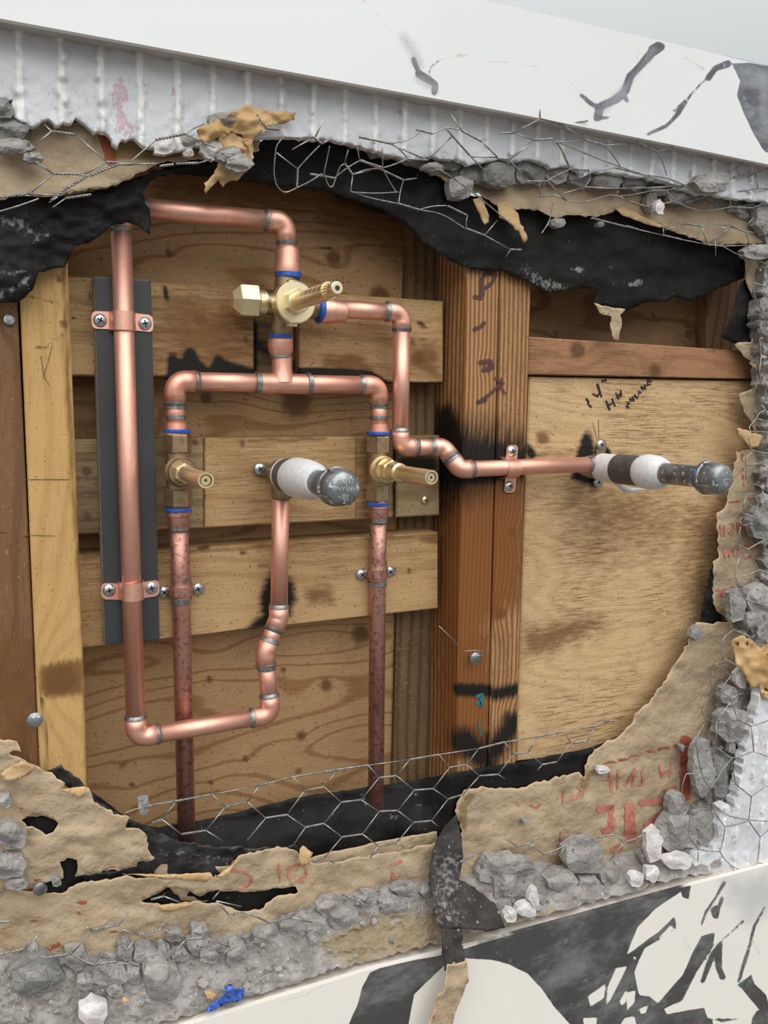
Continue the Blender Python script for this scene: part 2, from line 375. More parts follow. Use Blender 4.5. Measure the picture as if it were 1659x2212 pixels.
M['feltg'] = simple('glossy black paper with sheen in colour', (.035, .034, .036), (.012, .011, .011), 45, .38, 0, .6, 50, .003, .45, overs=(('dust', (.30, .29, .27), 260, 3.0, None, .35, 1.3, .7),), stretch=(1, 1, 2))  # lighter base colour carries the grey sheen, on top of real gloss
M['feltd'] = simple('dusty black paper', (.060, .054, .052), (.035, .031, .030), 60, .8, 0, .5, 60, .003, .2, overs=(('dust', (.34, .32, .29), 200, 3.6, None, .5, 1.5, .75),), speck=((.45, .42, .38), 300, .68))
M['kraftp'] = simple('fresh torn kraft', (.62, .43, .235), (.50, .33, .16), 45, .8, 0, .6, 90, .003, .1)
M['krafto'] = simple('orange kraft', (.46, .27, .10), (.58, .38, .18), 35, .7, 0, .7, 70, .003)
M['mortar'] = simple('grey mortar', (.37, .35, .325), (.24, .225, .205), 60, .95, 0, .9, 160, .004, .1, overs=(('sand', (.33, .235, .12), 120, 1.6, None, .2, .9, .7),), speck=((.55, .53, .50), 260, .66))
M['rock'] = simple('broken mortar', (.40, .385, .365), (.28, .265, .25), 45, .95, 0, .9, 200, .003, .1, speck=((.16, .155, .15), 240, .64))
M['rockd'] = simple('dark broken mortar', (.29, .28, .27), (.20, .195, .185), 45, .95, 0, .9, 200, .003, .1, speck=((.42, .41, .4), 240, .66))
M['thinset'] = simple('white thinset', (.70, .71, .735), (.62, .63, .655), 18, .8, 0, .5, 90, .003, .2, overs=(('pink', (.52, .25, .30), 420, 4.2, (1, 1, .6), 1.05, 1.45, .5), ('cream', (.84, .84, .80), 70, 1.6, (1, 1, .6), .25, .55, .95)))
M['wbit'] = simple('white thinset lump', (.72, .70, .68), (.60, .56, .55), 60, .85, 0, .7, 120, .003)
M['caulk'] = simple('pale tile edge', (.74, .68, .60), (.62, .56, .49), 90, .75, 0, .4, 160, .002, speck=((.3, .26, .2), 210, .70))
M['wire'] = simple('galvanised wire', (.47, .47, .455), (.27, .27, .26), 200, .38, .8)
def marble(name, base, darkc, seed):
    n = NB(name); col = n.mix(n.ss(n.noise(5, 4), .4, .7), base, tuple(x * .97 for x in base))
    col = n.over(col, 'gold', (.50, .42, .30), 60, .9, None, .35, .9, .5)
    nz = n.noise(28, 6); v = n.math('ADD', n.attr('vein'), n.math('MULTIPLY', n.math('SUBTRACT', nz, .5), 1.25))
    sw = n.noise(14, 6, (1, 1, 2.2), .68); dk = n.mix(n.ss(sw, .40, .72), darkc, tuple(x * 3.2 for x in darkc))
    dk = n.mix(n.ss(n.noise(120, 4), .62, .75), dk, tuple(x * 3 for x in darkc))
    col = n.mix(n.ss(v, .3, .7), col, dk)
    hz = n.ss(n.math('ADD', n.attr('haze'), n.math('MULTIPLY', n.math('SUBTRACT', nz, .5), 1.0)), .2, 1.0)
    col = n.mix(n.math('MULTIPLY', hz, .5), col, (.33, .34, .36))
    n.b.inputs['Coat Weight'].default_value = .15
    return n.done(col, .32, 0, .4)
M['marble'] = marble('top marble slab', (.80, .81, .80), (.10, .105, .115), 1)
M['marbleb'] = marble('bottom marble slab', (.82, .79, .73), (.060, .060, .060), 2)
# ------------------------------------------------------------------ the wall behind: sheathing, studs, boards
board('wall_back', [(60, 300), (1010, 330), (990, 1880), (120, 1960)], .065, .012, M['ply'], None, axis='x', freq=26, warp=3.2, step=9, seed=4, kind='structure',
      knots=[(720, 557, 20), (365, 547, 9), (820, 640, 26), (640, 870, 40), (780, 1370, 26), (870, 1415, 24), (612, 1448, 9), (452, 1467, 9), (705, 1480, 18), (530, 1640, 9), (650, 1590, 14), (285, 1695, 8), (265, 1655, 7), (645, 1665, 9), (455, 1690, 7), (445, 860, 14)],
      shapes={'char': [('s', [(735, 420), (900, 470), (980, 540)], 14, 40), ('s', [(645, 540), (715, 536)], 3, 5)],  # long stroke: shade along the hanging paper's hem, painted dark
              'stain': [('p', [(330, 370), (1000, 400), (1000, 600), (850, 560), (700, 470), (350, 430)], 90), ('p', [(640, 400), (960, 480), (900, 560), (700, 500)], 80)]})  # shade under the paper overhang painted into the top of the sheathing
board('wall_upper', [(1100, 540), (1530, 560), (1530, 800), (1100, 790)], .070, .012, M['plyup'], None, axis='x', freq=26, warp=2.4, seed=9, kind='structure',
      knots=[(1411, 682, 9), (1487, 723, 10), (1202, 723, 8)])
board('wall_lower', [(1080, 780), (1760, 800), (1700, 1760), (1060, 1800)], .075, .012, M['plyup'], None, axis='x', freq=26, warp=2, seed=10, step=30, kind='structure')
def wallbox(name, x0, x1, z0, z1, y0, y1, m, kind='structure'):
    v = [(x, y, z) for x in (x0, x1) for y in (y0, y1) for z in (z0, z1)]
    f = [(0, 1, 3, 2), (4, 6, 7, 5), (0, 4, 5, 1), (2, 3, 7, 6), (0, 2, 6, 4), (1, 5, 7, 3)]
    return recalc(mk(name, v, f, m, None, False, kind=kind))
xL = P(-120, 900, 0)[0]; xR = P(1800, 900, 0)[0]; zT = P(829, 330, .0)[2]; zB = P(600, 1900, 0)[2]
wallbox('wall_light_block_top', -.10, 1.6, 1.3 + .255, 1.3 + .335, .002, .095, M['plyup'])  # unseen box closing the cavity top, added to block leaking light
wallbox('wall_light_block_bottom', -.10, 1.6, .55, 1.3 - .415, .045, .095, M['plyup'])  # box under the opening, added as a light blocker behind the papers
board('wall_stud', [(-45, 500), (31, 500), (88, 1720), (-10, 1720)], .002, .085, M['studdark'], None, axis='z', freq=45, seed=3, label='reddish brown dirty stud at the far left edge', cat='stud',
      knots=[(30, 1480, 25), (12, 690, 12)], shapes={'stain': [('p', [(-40, 1350), (70, 1400), (75, 1660), (-10, 1680)], 120)], 'char': [('s', [(0, 1150), (60, 1160)], 1, 4)]})
ps = board('wall_stud', [(36, 480), (143, 480), (193, 1760), (90, 1760)], .000, .085, M['studpale'], None, axis='z', freq=80, seed=6, label='pale yellow stud with a brown knot, left of the pipes', cat='stud',
      knots=[(130, 1470, 34), (128, 603, 7), (138, 700, 8)],
      shapes={'stain': [('p', [(85, 1440), (182, 1420), (183, 1500), (88, 1505)], 18), ('s', [(138, 560), (150, 900), (165, 1150), (183, 1400), (190, 1700)], 5, 14), ('s', [(60, 640), (125, 655)], 2, 6), ('s', [(78, 750), (100, 752), (122, 728)], 3, 6)],
              'char': [('s', [(100, 1520), (100, 1521)], 3, 3), ('s', [(135, 720), (136, 728)], 3, 8), ('s', [(90, 1510), (100, 1600), (100, 1690)], 3, 8)]})
ribbon('pencil_mark', [([(50, 1036), (125, 1036), (150, 1036)], .9), ([(60, 1156), (120, 1158)], .9), ([(88, 768), (96, 815), (107, 833)], .8), ([(113, 745), (103, 785), (94, 812)], .8)], 0.0, M['pencil'], ps)
post = empty('wall_post', P(1065, 1640, .04), 'tall scorched fir post doubled from two studs, right of the valves', 'post')
chp = [('p', [(930, 880), (972, 872), (990, 905), (1012, 960), (1060, 985), (1085, 960), (1110, 965), (1160, 955), (1150, 1020), (1100, 1040), (1012, 1055), (930, 1060)], 30), ('p', [(930, 900), (1150, 940), (1150, 1000), (930, 1110)], 100)]
stp = [('p', [(940, 1040), (1150, 1040), (1135, 1300), (1062, 1340), (970, 1640), (940, 1640)], 60), ('p', [(975, 1360), (1062, 1360), (1060, 1640), (975, 1640)], 30)]
chp2 = [('s', [(990, 1490), (1050, 1492)], 14, 14), ('s', [(1000, 1600), (1050, 1640)], 30, 40), ('s', [(1070, 1500), (1115, 1490)], 14, 18), ('s', [(1065, 1625), (1110, 1560)], 22, 34), ('s', [(1050, 1590), (1060, 1650)], 8, 24)]
board('stud', [(1009, 520), (1081, 520), (1051, 1730), (983, 1730)], .000, .089, M['post'], post, axis='z', freq=210, warp=.55, seed=12, shapes={'char': chp + chp2, 'stain': stp + [('s', [(1005, 600), (990, 1640)], 4, 12)]}, knots=[(1045, 792, 9), (1022, 990, 14)])
board('stud', [(1084, 520), (1151, 520), (1112, 1730), (1054, 1730)], .001, .088, M['post'], post, axis='z', freq=200, warp=.9, seed=13, shapes={'char': chp + chp2, 'stain': stp[:1]}, knots=[(1108, 1150, 14), (1080, 1325, 17), (1095, 1550, 18)])
ribbon('marker_scribble', [([(1042, 600), (1052, 590), (1072, 594), (1062, 612), (1038, 630), (1040, 645), (1022, 640)], 5), ([(1040, 600), (1042, 640)], 6), ([(1022, 712), (1040, 705), (1048, 695)], 5), ([(1034, 782), (1060, 780), (1064, 795), (1040, 800)], 5),
    ([(1032, 870), (1060, 850), (1080, 830)], 4), ([(1068, 815), (1090, 830)], 3), ([(1084, 815), (1082, 838), (1094, 852)], 2.5), ([(1030, 870), (1052, 862)], 6)], lambda u, v: 0.0, simple('faded scribble', (.09, .04, .03), rough=.7), post, off=.0006)
ribbon('paint_smear', [([(1028, 1506), (1042, 1500), (1040, 1524), (1030, 1515)], 5), ([(1034, 1560), (1040, 1590)], 3)], 0.0, simple('teal paint', (.02, .16, .20), rough=.5), post, off=.0007)
board('wall_nailer', [(880, 420), (1003, 420), (978, 1760), (848, 1760)], .058, .03, M['rot'], None, axis='z', freq=90, warp=.5, seed=14, label='brown stud behind the scorched post, against the back sheathing', cat='stud')
# boards, three rows
B = .030; T = .034
def row(lbl): pass
t1 = lambda x: 596 + .0672 * (x - 148)
b1 = lambda x: 813 + .0195 * (x - 155)
def bq(x0, x1, t, b, s0=.03, s1=-.005): return [(x0, t(x0)), (x1, t(x1)), (x1 + s1 * 0, b(x1)), (x0, b(x0))]
chb = [('p', [(358, 840), (362, 770), (372, 758), (390, 775), (402, 752), (418, 750), (432, 776), (450, 792), (470, 765), (490, 780), (560, 797), (560, 830)], 12), ('p', [(640, 792), (740, 795), (800, 800), (845, 826), (640, 822)], 8), ('s', [(160, 812), (560, 816)], 3, 8), ('s', [(640, 822), (955, 828)], 3, 7)]
board('blocking_board', bq(140, 549, t1, b1), B, T, M['pine'], None, seed=21, freq=40, warp=1.5, knots=[(432, 690, 14), (530, 733, 7), (195, 640, 6)], label='stained top row blocking board behind the grey plate and hex cap', cat='board', group='wooden blocking boards',
      shapes={'char': chb + [('s', [(355, 620), (362, 650)], 5, 8), ('s', [(152, 690), (165, 684)], 2, 3)], 'stain': [('p', [(410, 670), (470, 680), (480, 760), (420, 745)], 30), ('s', [(366, 745), (380, 700), (420, 690)], 2, 16), ('s', [(415, 660), (460, 672)], 2, 8), ('s', [(440, 730), (500, 745), (520, 740)], 3, 14), ('p', [(330, 640), (545, 640), (545, 800), (330, 800)], 150)]})
board('blocking_board', bq(549, 644, t1, b1), B + .010, T - .012, M['rot'], None, seed=22, freq=60, label='dark rotted recessed filler board directly behind the diverter valve', cat='board', group='wooden blocking boards', knots=[(600, 760, 12)], shapes={'char': [('s', [(555, 745), (640, 800)], 10, 40), ('s', [(553, 700), (553, 815)], 4, 6), ('s', [(641, 700), (641, 815)], 4, 6)]})
board('blocking_board', bq(646, 958, t1, b1), B, T, M['pine'], None, seed=23, freq=40, warp=1.4, knots=[(905, 772, 17), (872, 770, 6), (910, 702, 9), (890, 737, 8)], label='top row blocking board with a dark knot, left of the scorched post', cat='board', group='wooden blocking boards',
      shapes={'char': chb + [('s', [(900, 695), (920, 706)], 3, 7), ('s', [(885, 740), (930, 730)], 2, 8)], 'stain': [('p', [(700, 770), (780, 760), (800, 800), (700, 800)], 30), ('p', [(880, 740), (940, 740), (950, 820), (880, 800)], 40)]})
t2 = lambda x: 949 - .011 * (x - 160)
b2 = lambda x: 1155 - .054 * (x - 168)
board('blocking_board', bq(150, 440, t2, b2), B, T, M['pine_old'], None, seed=24, knots=[(187, 1018, 10), (189, 1116, 10), (420, 955, 8)], label='weathered middle row board with knots at its left end', cat='board', group='wooden blocking boards')
board('blocking_board', bq(442, 770, t2, b2), B - .001, T, M['pine'], None, seed=25, freq=30, warp=1.6, knots=[(523, 958, 7)], label='clean middle row board behind the left stub-out pipe', cat='board', group='wooden blocking boards', shapes={'stain': [('s', [(540, 952), (700, 948)], 4, 12)]})
board('blocking_board', bq(770, 852, t2, b2), B + .0, T, M['pine'], None, seed=26, freq=50, label='narrow middle row board piece behind the right valve', cat='board', group='wooden blocking boards', shapes={'char': [('s', [(852, 950), (850, 1115)], 4, 10)], 'stain': [('p', [(770, 950), (852, 950), (852, 1115), (780, 1115)], 90)]})
board('blocking_board', bq(856, 950, t2, b2), B, T, M['pine_old'], None, seed=27, freq=40, knots=[(918, 1080, 6)], label='short middle row board end with a brass screw, against the post', cat='board', group='wooden blocking boards', shapes={'char': [('p', [(860, 980), (950, 985), (950, 1030), (860, 1010)], 30)], 'stain': [('p', [(856, 940), (950, 940), (950, 1050), (856, 1040)], 60)]})
t3 = lambda x: 1201 - .0665 * (x - 172)
b3 = lambda x: 1400 - .112 * (x - 183)
board('blocking_board', bq(160, 947, t3, b3), B - .002, T + .002, M['pine'], None, seed=28, freq=26, warp=1.3, knots=[(525, 1193, 8), (562, 1190, 5), (885, 1233, 8)], label='long bottom row board with a scorch mark behind the offset pipe', cat='board', group='wooden blocking boards',
      shapes={'char': [('p', [(575, 1250), (600, 1225), (632, 1255), (640, 1290), (625, 1330), (600, 1352), (520, 1368), (565, 1330), (562, 1290)], 22), ('s', [(560, 1222), (600, 1218)], 2, 14), ('s', [(430, 1185), (450, 1182)], 2, 10), ('s', [(440, 1373), (560, 1352)], 1, 6)],
              'stain': [('p', [(660, 1270), (715, 1265), (720, 1300), (670, 1305)], 30), ('s', [(180, 1205), (940, 1155)], 4, 14), ('p', [(900, 1158), (947, 1152), (947, 1175), (905, 1170)], 12)]})
# right bay
board('horizontal_rail', [(1142, 727), (1720, 765), (1720, 822), (1138, 809)], .010, .038, M['rail'], None, seed=31, freq=34, warp=1.0, knots=[(1247, 757, 24), (1415, 800, 22)], label='reddish horizontal rail with two big knots above the plywood panel', cat='board',
      shapes={'char': [('s', [(1246, 745), (1247, 775)], 1, 2), ('s', [(1285, 745), (1280, 775)], 1, 2), ('s', [(1150, 808), (1640, 820)], 1, 3)]})
board('stud_side', [(1528, 540), (1650, 540), (1650, 790), (1526, 790)], .052, .02, M['plyup'], None, axis='z', freq=70, seed=32, label='dim brown stud in the dark opening above the rail', cat='stud')
pan = board('plywood_panel', [(1144, 813), (1760, 826), (1760, 1580), (1115, 1645)], .016, .018, M['plyfront'], None, seed=33, freq=17, warp=3.6, step=10, knots=[(1202, 922, 6)], label='large rough plywood panel with handwriting, right of the post', cat='panel',
      shapes={'char': [('p', [(1236, 1015), (1250, 965), (1262, 932), (1275, 930), (1282, 960), (1290, 1000), (1288, 1050), (1262, 1045), (1232, 1035)], 14), ('p', [(1300, 965), (1316, 965), (1322, 985), (1300, 990)], 8), ('p', [(1135, 955), (1150, 965), (1160, 985), (1140, 1000)], 12)],
              'stain': [('p', [(1160, 930), (1190, 935), (1185, 960), (1160, 960)], 14), ('s', [(1145, 985), (1240, 975)], 4, 14), ('p', [(1130, 1360), (1290, 1330), (1310, 1350), (1250, 1380), (1180, 1410), (1130, 1420)], 50), ('p', [(1240, 1080), (1400, 1060), (1440, 1160), (1280, 1180)], 200), ('p', [(1490, 1120), (1550, 1120), (1540, 1300), (1480, 1310)], 120)]})
ink = [([(1266, 860), (1272, 869), (1270, 872), (1278, 880)], 2.5), ([(1279, 850), (1291, 856), (1297, 846)], 2.5), ([(1290, 828), (1300, 858)], 2.5), ([(1301, 820), (1303, 826)], 2.5), ([(1307, 818), (1309, 824)], 2.5),
       ([(1309, 865), (1318, 886)], 2.5), ([(1322, 860), (1329, 878)], 2.5), ([(1313, 876), (1326, 870)], 2.5), ([(1330, 848), (1337, 862)], 2.5), ([(1341, 843), (1342, 858)], 2.5), ([(1332, 858), (1342, 850)], 2.5),
       ([(1353, 868), (1362, 872)], 2.0), ([(1358, 869), (1355, 878)], 2.0), ([(1351, 877), (1360, 880)], 2.0), ([(1364, 868), (1360, 860), (1370, 866), (1366, 856)], 2.0), ([(1370, 852), (1376, 860), (1380, 856)], 2.0),
       ([(1378, 844), (1386, 849)], 2.0), ([(1382, 846), (1379, 854)], 2.0), ([(1389, 843), (1384, 834), (1395, 841), (1392, 830)], 2.0), ([(1400, 820), (1398, 833), (1407, 829)], 2.0), ([(1400, 826), (1409, 822)], 2.0), ([(1400, 820), (1412, 815)], 2.0)]
ribbon('handwriting', ink, .016, M['ink'], pan, rs=2)
ribbon('pencil_line', [([(1293, 905), (1294, 960)], .6), ([(1280, 912), (1290, 950)], .6), ([(1116, 1300), (1118, 1640)], .5)], .016, M['pencil'], pan)

# ------------------------------------------------------------------ black asphalt paper
YF = .003
def lin(pts):
    a = np.array(sorted(pts), float); return lambda q: np.interp(q, a[:, 0], a[:, 1])
fold = lambda Y0, amp, seed, sc_=60: rough(Y0, amp, sc_, seed, amp * .12, 9)
felt_top = [(585, 300), (590, 285), (640, 255), (668, 250), (680, 258), (672, 290), (760, 315), (820, 335), (900, 350), (1000, 420), (1100, 430), (1300, 440), (1660, 480), (1680, 640),
            (1612, 560), (1608, 600), (1560, 622), (1505, 645), (1492, 652), (1455, 640), (1440, 650), (1400, 652), (1350, 670), (1320, 668), (1285, 660), (1290, 622), (1262, 620), (1200, 632), (1170, 628), (1150, 615), (1120, 598), (1080, 585), (1020, 582), (985, 570), (950, 548), (905, 520), (890, 495), (830, 455), (780, 440), (700, 412), (640, 405), (560, 397), (470, 385), (380, 375), (320, 352), (420, 330)]
def Yft(u, v):  # hangs free at the bottom, curls away from the viewer into the bay
    bot = np.interp(u, [300, 600, 800, 950, 1200, 1600], [370, 400, 440, 545, 630, 600]); d = np.clip((v - (bot - 130)) / 130, 0, 1)
    return -.006 + .0035 * d * np.clip(np.abs(u - 1070) / 120 - 1, 0, 4) + .0030 * fbm(u / 90, v / 40, 0, 41) * (.3 + .7 * np.clip(np.abs(u - 1070) / 120 - .6, 0, 1)) + .001 * vn(u / 18, v / 12, 0, 43)
sheet('asphalt_paper', felt_top, Yft, .0009, M['felt'], 10, (2.0, 12), seed=41, label='long black asphalt paper hanging torn across the top of the opening', cat='paper', group='black asphalt paper',
      shapes={'dust': [('p', [(1215, 585), (1235, 580), (1255, 575), (1270, 588), (1245, 590)], 4), ('p', [(1340, 605), (1360, 612), (1385, 600), (1390, 615), (1360, 622)], 5), ('p', [(1130, 580), (1165, 598), (1200, 610), (1230, 618), (1190, 630), (1150, 610)], 22)]})
sheet('asphalt_paper', [(1602, 610), (1618, 600), (1625, 650), (1642, 700), (1625, 735), (1605, 748), (1580, 740), (1558, 728), (1575, 700), (1590, 650)], fold(-.001, .004, 45, 40), .0009, M['felt'], 9, (1.5, 10), seed=45, label='black paper flap hanging at the upper right of the opening', cat='paper', group='black asphalt paper')
felt_l = [(-40, 420), (60, 425), (130, 425), (230, 408), (330, 372), (420, 350), (480, 345), (455, 360), (400, 365), (330, 388), (308, 415), (310, 432), (322, 450), (327, 480), (323, 507), (300, 488), (275, 480), (240, 488), (215, 510), (190, 525), (160, 530), (140, 575), (85, 588), (70, 625), (40, 652), (-5, 655), (-40, 665)]
sheet('asphalt_paper', felt_l, lambda u, v: -.0125 - .005 * np.clip((v - 430) / 120, 0, 1) * np.clip((240 - u) / 200, 0, 1) + .004 * fbm(u / 60, v / 25, 0, 47) + .0015 * vn(u / 14, v / 10, 0, 49), .0009, M['felt'], 9, (1.8, 10), seed=47, label='crumpled black paper bunched at the upper left over the pale stud', cat='paper', group='black asphalt paper',
      shapes={'dust': [('s', [(10, 475), (60, 490), (75, 510)], 8, 20), ('s', [(80, 515), (105, 508)], 4, 6), ('s', [(-10, 640), (30, 625), (60, 605)], 6, 14), ('s', [(0, 590), (60, 590)], 3, 12)]})
felt_b = [(60, 1620), (100, 1640), (140, 1660), (175, 1690), (230, 1735), (280, 1770), (320, 1785), (345, 1787), (460, 1768), (640, 1724), (910, 1684), (1060, 1656), (1112, 1649), (1270, 1617), (1345, 1590), (1340, 1640), (1290, 1690), (1160, 1760), (990, 1820), (800, 1850), (640, 1860), (400, 1900), (200, 1930), (60, 1850)]
sheet('asphalt_paper', felt_b, lambda u, v: np.interp(u, [900, 970], [.022, -.003]) - np.interp(u, [900, 970], [.016, 0]) * np.clip((v - np.interp(u, [400, 1300], [1790, 1620])) / 90, 0, 1) + np.interp(u, [970, 1000], [0, .009]) * np.clip((v - np.interp(u, [970, 1060, 1112, 1345], [1735, 1715, 1712, 1650])) / 25, 0, 1) + .002 * fbm(u / 70, v / 30, 0, 51), .0009, M['felt'], 12, (1.0, 14), seed=51, label='smooth black paper band along the bottom behind the wire netting', cat='paper', group='black asphalt paper',
      shapes={'dust': [('s', [(896, 1690), (900, 1745)], 1.5, 4), ('s', [(910, 1712), (912, 1740)], 1.2, 4), ('s', [(935, 1712), (937, 1745)], 1.5, 4), ('s', [(775, 1715), (790, 1735)], 2, 16), ('s', [(845, 1765), (870, 1758)], 2, 16)]})
sheet('kraft_paper', [(300, 1860), (480, 1872), (660, 1858), (700, 1845), (820, 1818), (985, 1788), (1010, 1860), (800, 1900), (640, 1940), (400, 1950)], fold(-.001, .0015, 53), .0007, M['kraft'], 12, (1.2, 10), seed=53, label='smooth tan paper strip behind the netting, below the black band', cat='paper', group='tan kraft paper')
sheet('asphalt_paper', [(130, 1655), (170, 1682), (215, 1735), (290, 1775), (390, 1818), (470, 1830), (600, 1832), (645, 1825), (650, 1850), (560, 1880), (460, 1905), (300, 1925), (120, 1930), (135, 1890), (260, 1880), (300, 1855), (290, 1800), (200, 1740), (150, 1700), (100, 1665)], lambda u, v: -.002 + .002 * fbm(u / 50, v / 25, 0, 55), .0009, M['feltg'], 11, (2.2, 10), seed=55, label='shiny black paper exposed between torn tan sheets at lower left', cat='paper', group='black asphalt paper',
      shapes={'dust': [('s', [(340, 1840), (520, 1860)], 1, 30), ('s', [(330, 1790), (480, 1822)], 2, 6)]})
# ------------------------------------------------------------------ tan kraft paper
krs = {}
def kraft(poly, Yf, seed, label, red=(), glue=(), letters=None, jg=(2.4, 8), step=9, mat='kraft', holes=(), cat='paper', group='tan kraft paper', name='kraft_paper', th=.0007):
    sh = {'red': [('s', p, w, 3) for p, w in red] if red else [('s', [(-9e3, -9e3), (-9e3, -8e3)], 1, 3)], 'glue': list(glue) or [('s', [(-9e3, -9e3), (-9e3, -8e3)], 1, 3)]}
    o = sheet(name, poly, Yf, th, M[mat], step, jg, seed=seed, label=label, cat=cat, group=group, shapes=sh, holes=holes)
    if letters: ribbon('red_lettering', letters, Yf, M['red'], o, off=.0006)
    return o
wr = lambda Y0, s, a=.0016: (lambda u, v: Y0 + a * fbm(u / 55, v / 22, 0, s, 3) + a * .30 * (1 - np.abs(vn(u / 22, v / 9, 0, s + 2))) + a * .2 * vn(u / 12, v / 7, 0, s + 4))
kraft([(-40, 235), (120, 260), (300, 280), (560, 285), (560, 325), (478, 343), (420, 345), (345, 352), (250, 400), (160, 415), (100, 425), (60, 420), (-40, 438)], lambda u, v: -.018 - .006 * np.clip((v - 340) / 80, 0, 1) + .0015 * fbm(u / 60, v / 30, 0, 61), 61, 'tan paper sheet behind torn netting at the upper left', step=10,
      glue=[('p', [(225, 285), (420, 300), (470, 330), (330, 345), (240, 345)], 10)], red=[([(225, 290), (235, 320), (240, 345)], 14)])
kraft([(930, 370), (1100, 330), (1700, 400), (1700, 560), (1655, 525), (1600, 527), (1530, 528), (1490, 512), (1440, 495), (1400, 475), (1345, 452), (1290, 468), (1240, 462), (1195, 472), (1170, 455), (1110, 452), (1075, 448), (1035, 418), (985, 405)], lambda u, v: -.0115 - .006 * np.clip((v - np.interp(u, [1000, 1300, 1650], [395, 425, 480])) / 45, 0, 1) + .0016 * fbm(u / 50, v / 26, 0, 63), 63, 'tan paper strip torn along the upper right above the black paper', step=9, red=())
kraft([(1022, 430), (1040, 425), (1048, 445), (1055, 465), (1056, 480), (1048, 485), (1036, 462)], wr(-.018, 64), 64, 'small tan paper shred hanging by the upper netting', mat='kraftp', jg=(1.2, 7), step=7)
kraft([(1072, 440), (1100, 436), (1118, 462), (1130, 490), (1140, 520), (1132, 525), (1120, 500), (1098, 480), (1080, 470)], wr(-.019, 65), 65, 'long tan paper shred pointing down beside the smaller shred', mat='kraftp', jg=(1.6, 7), step=7)
kraft([(1330, 452), (1347, 447), (1400, 472), (1435, 488), (1425, 492), (1385, 480), (1345, 465)], wr(-.018, 66), 66, 'curled tan paper lip at the top edge of the dark opening', mat='kraftp', jg=(1, 8), step=7)
kraft([(1608, 560), (1640, 540), (1720, 560), (1720, 900), (1640, 830), (1625, 780), (1605, 770), (1588, 742), (1622, 740), (1645, 700), (1628, 640), (1612, 610)], wr(-.004, 67), 67, 'tan paper under the rubble at the upper right corner of the opening', step=9)
kraft([(1618, 782), (1640, 790), (1655, 800), (1650, 830), (1636, 825), (1634, 800)], wr(-.012, 68), 68, 'tiny tan paper tag with red print beside the rail end', mat='kraftp', jg=(1.2, 6), step=6, red=[([(1636, 795), (1640, 800)], 5)])
kraft([(1596, 850), (1640, 832), (1720, 830), (1720, 980), (1650, 990), (1630, 930), (1620, 905), (1603, 880)], wr(-.006, 69), 69, 'greyish tan paper scrap at the right edge beside the panel top', step=8)
kraft([(1592, 925), (1610, 928), (1625, 935), (1648, 942), (1640, 965), (1622, 968), (1612, 955), (1600, 942)], wr(-.016, 70), 70, 'curled tan paper tab with a red oval, above the right pipe cap', mat='kraftp', jg=(1.2, 6), step=6, red=[([(1628, 950), (1638, 953)], 6)])
kraft([(1283, 655), (1300, 660), (1352, 668), (1341, 680), (1343, 700), (1336, 735), (1325, 733), (1318, 700), (1321, 684), (1296, 676)], wr(-.007, 91), 91, 'small tan paper scrap dangling from the black paper above the rail', mat='kraft', jg=(1, 7), step=7)
W1 = wr(-.006, 71)
sw = [([(1556, 1134), (1560, 1162)], 2.5), ([(1564, 1134), (1567, 1160)], 2.5), ([(1575, 1132), (1584, 1130), (1585, 1142), (1574, 1150), (1582, 1156), (1586, 1150)], 2.2), ([(1592, 1128), (1594, 1150), (1600, 1130), (1605, 1152), (1611, 1126), (1612, 1156)], 2.6),
      ([(1564, 1185), (1568, 1204), (1574, 1188), (1577, 1205)], 2.4), ([(1584, 1186), (1592, 1182), (1598, 1190), (1594, 1200), (1585, 1200), (1584, 1187)], 2.4), ([(1608, 1180), (1622, 1180), (1626, 1192), (1620, 1204), (1608, 1206)], 2.6),
      ([(1546, 1278), (1552, 1272), (1556, 1282), (1548, 1290)], 2.6), ([(1562, 1272), (1560, 1288), (1570, 1286), (1566, 1272)], 2.6), ([(1582, 1266), (1578, 1284), (1588, 1268)], 3)]
kraft([(1590, 975), (1640, 970), (1720, 960), (1720, 1350), (1600, 1340), (1575, 1335), (1555, 1325), (1540, 1305), (1540, 1265), (1542, 1215), (1552, 1205), (1550, 1150), (1550, 1110), (1570, 1090), (1573, 1065), (1585, 1020)], W1, 71, 'tan paper with red lettering beside the right pipe cap', letters=sw,
      red=[([(1603, 980), (1604, 1010), (1606, 1060)], 3), ([(1573, 1086), (1610, 1080), (1660, 1076)], 3)], step=9)
sheet('asphalt_paper', [(1535, 1235), (1550, 1210), (1560, 1340), (1540, 1372), (1518, 1368), (1500, 1400), (1470, 1440), (1478, 1400), (1510, 1350), (1522, 1300)], wr(-.003, 72), .0009, M['felt'], 9, (2, 8), seed=72, label='black paper edge beside the lower right of the plywood panel', cat='paper', group='black asphalt paper')
W2 = wr(-.008, 73, .0022)
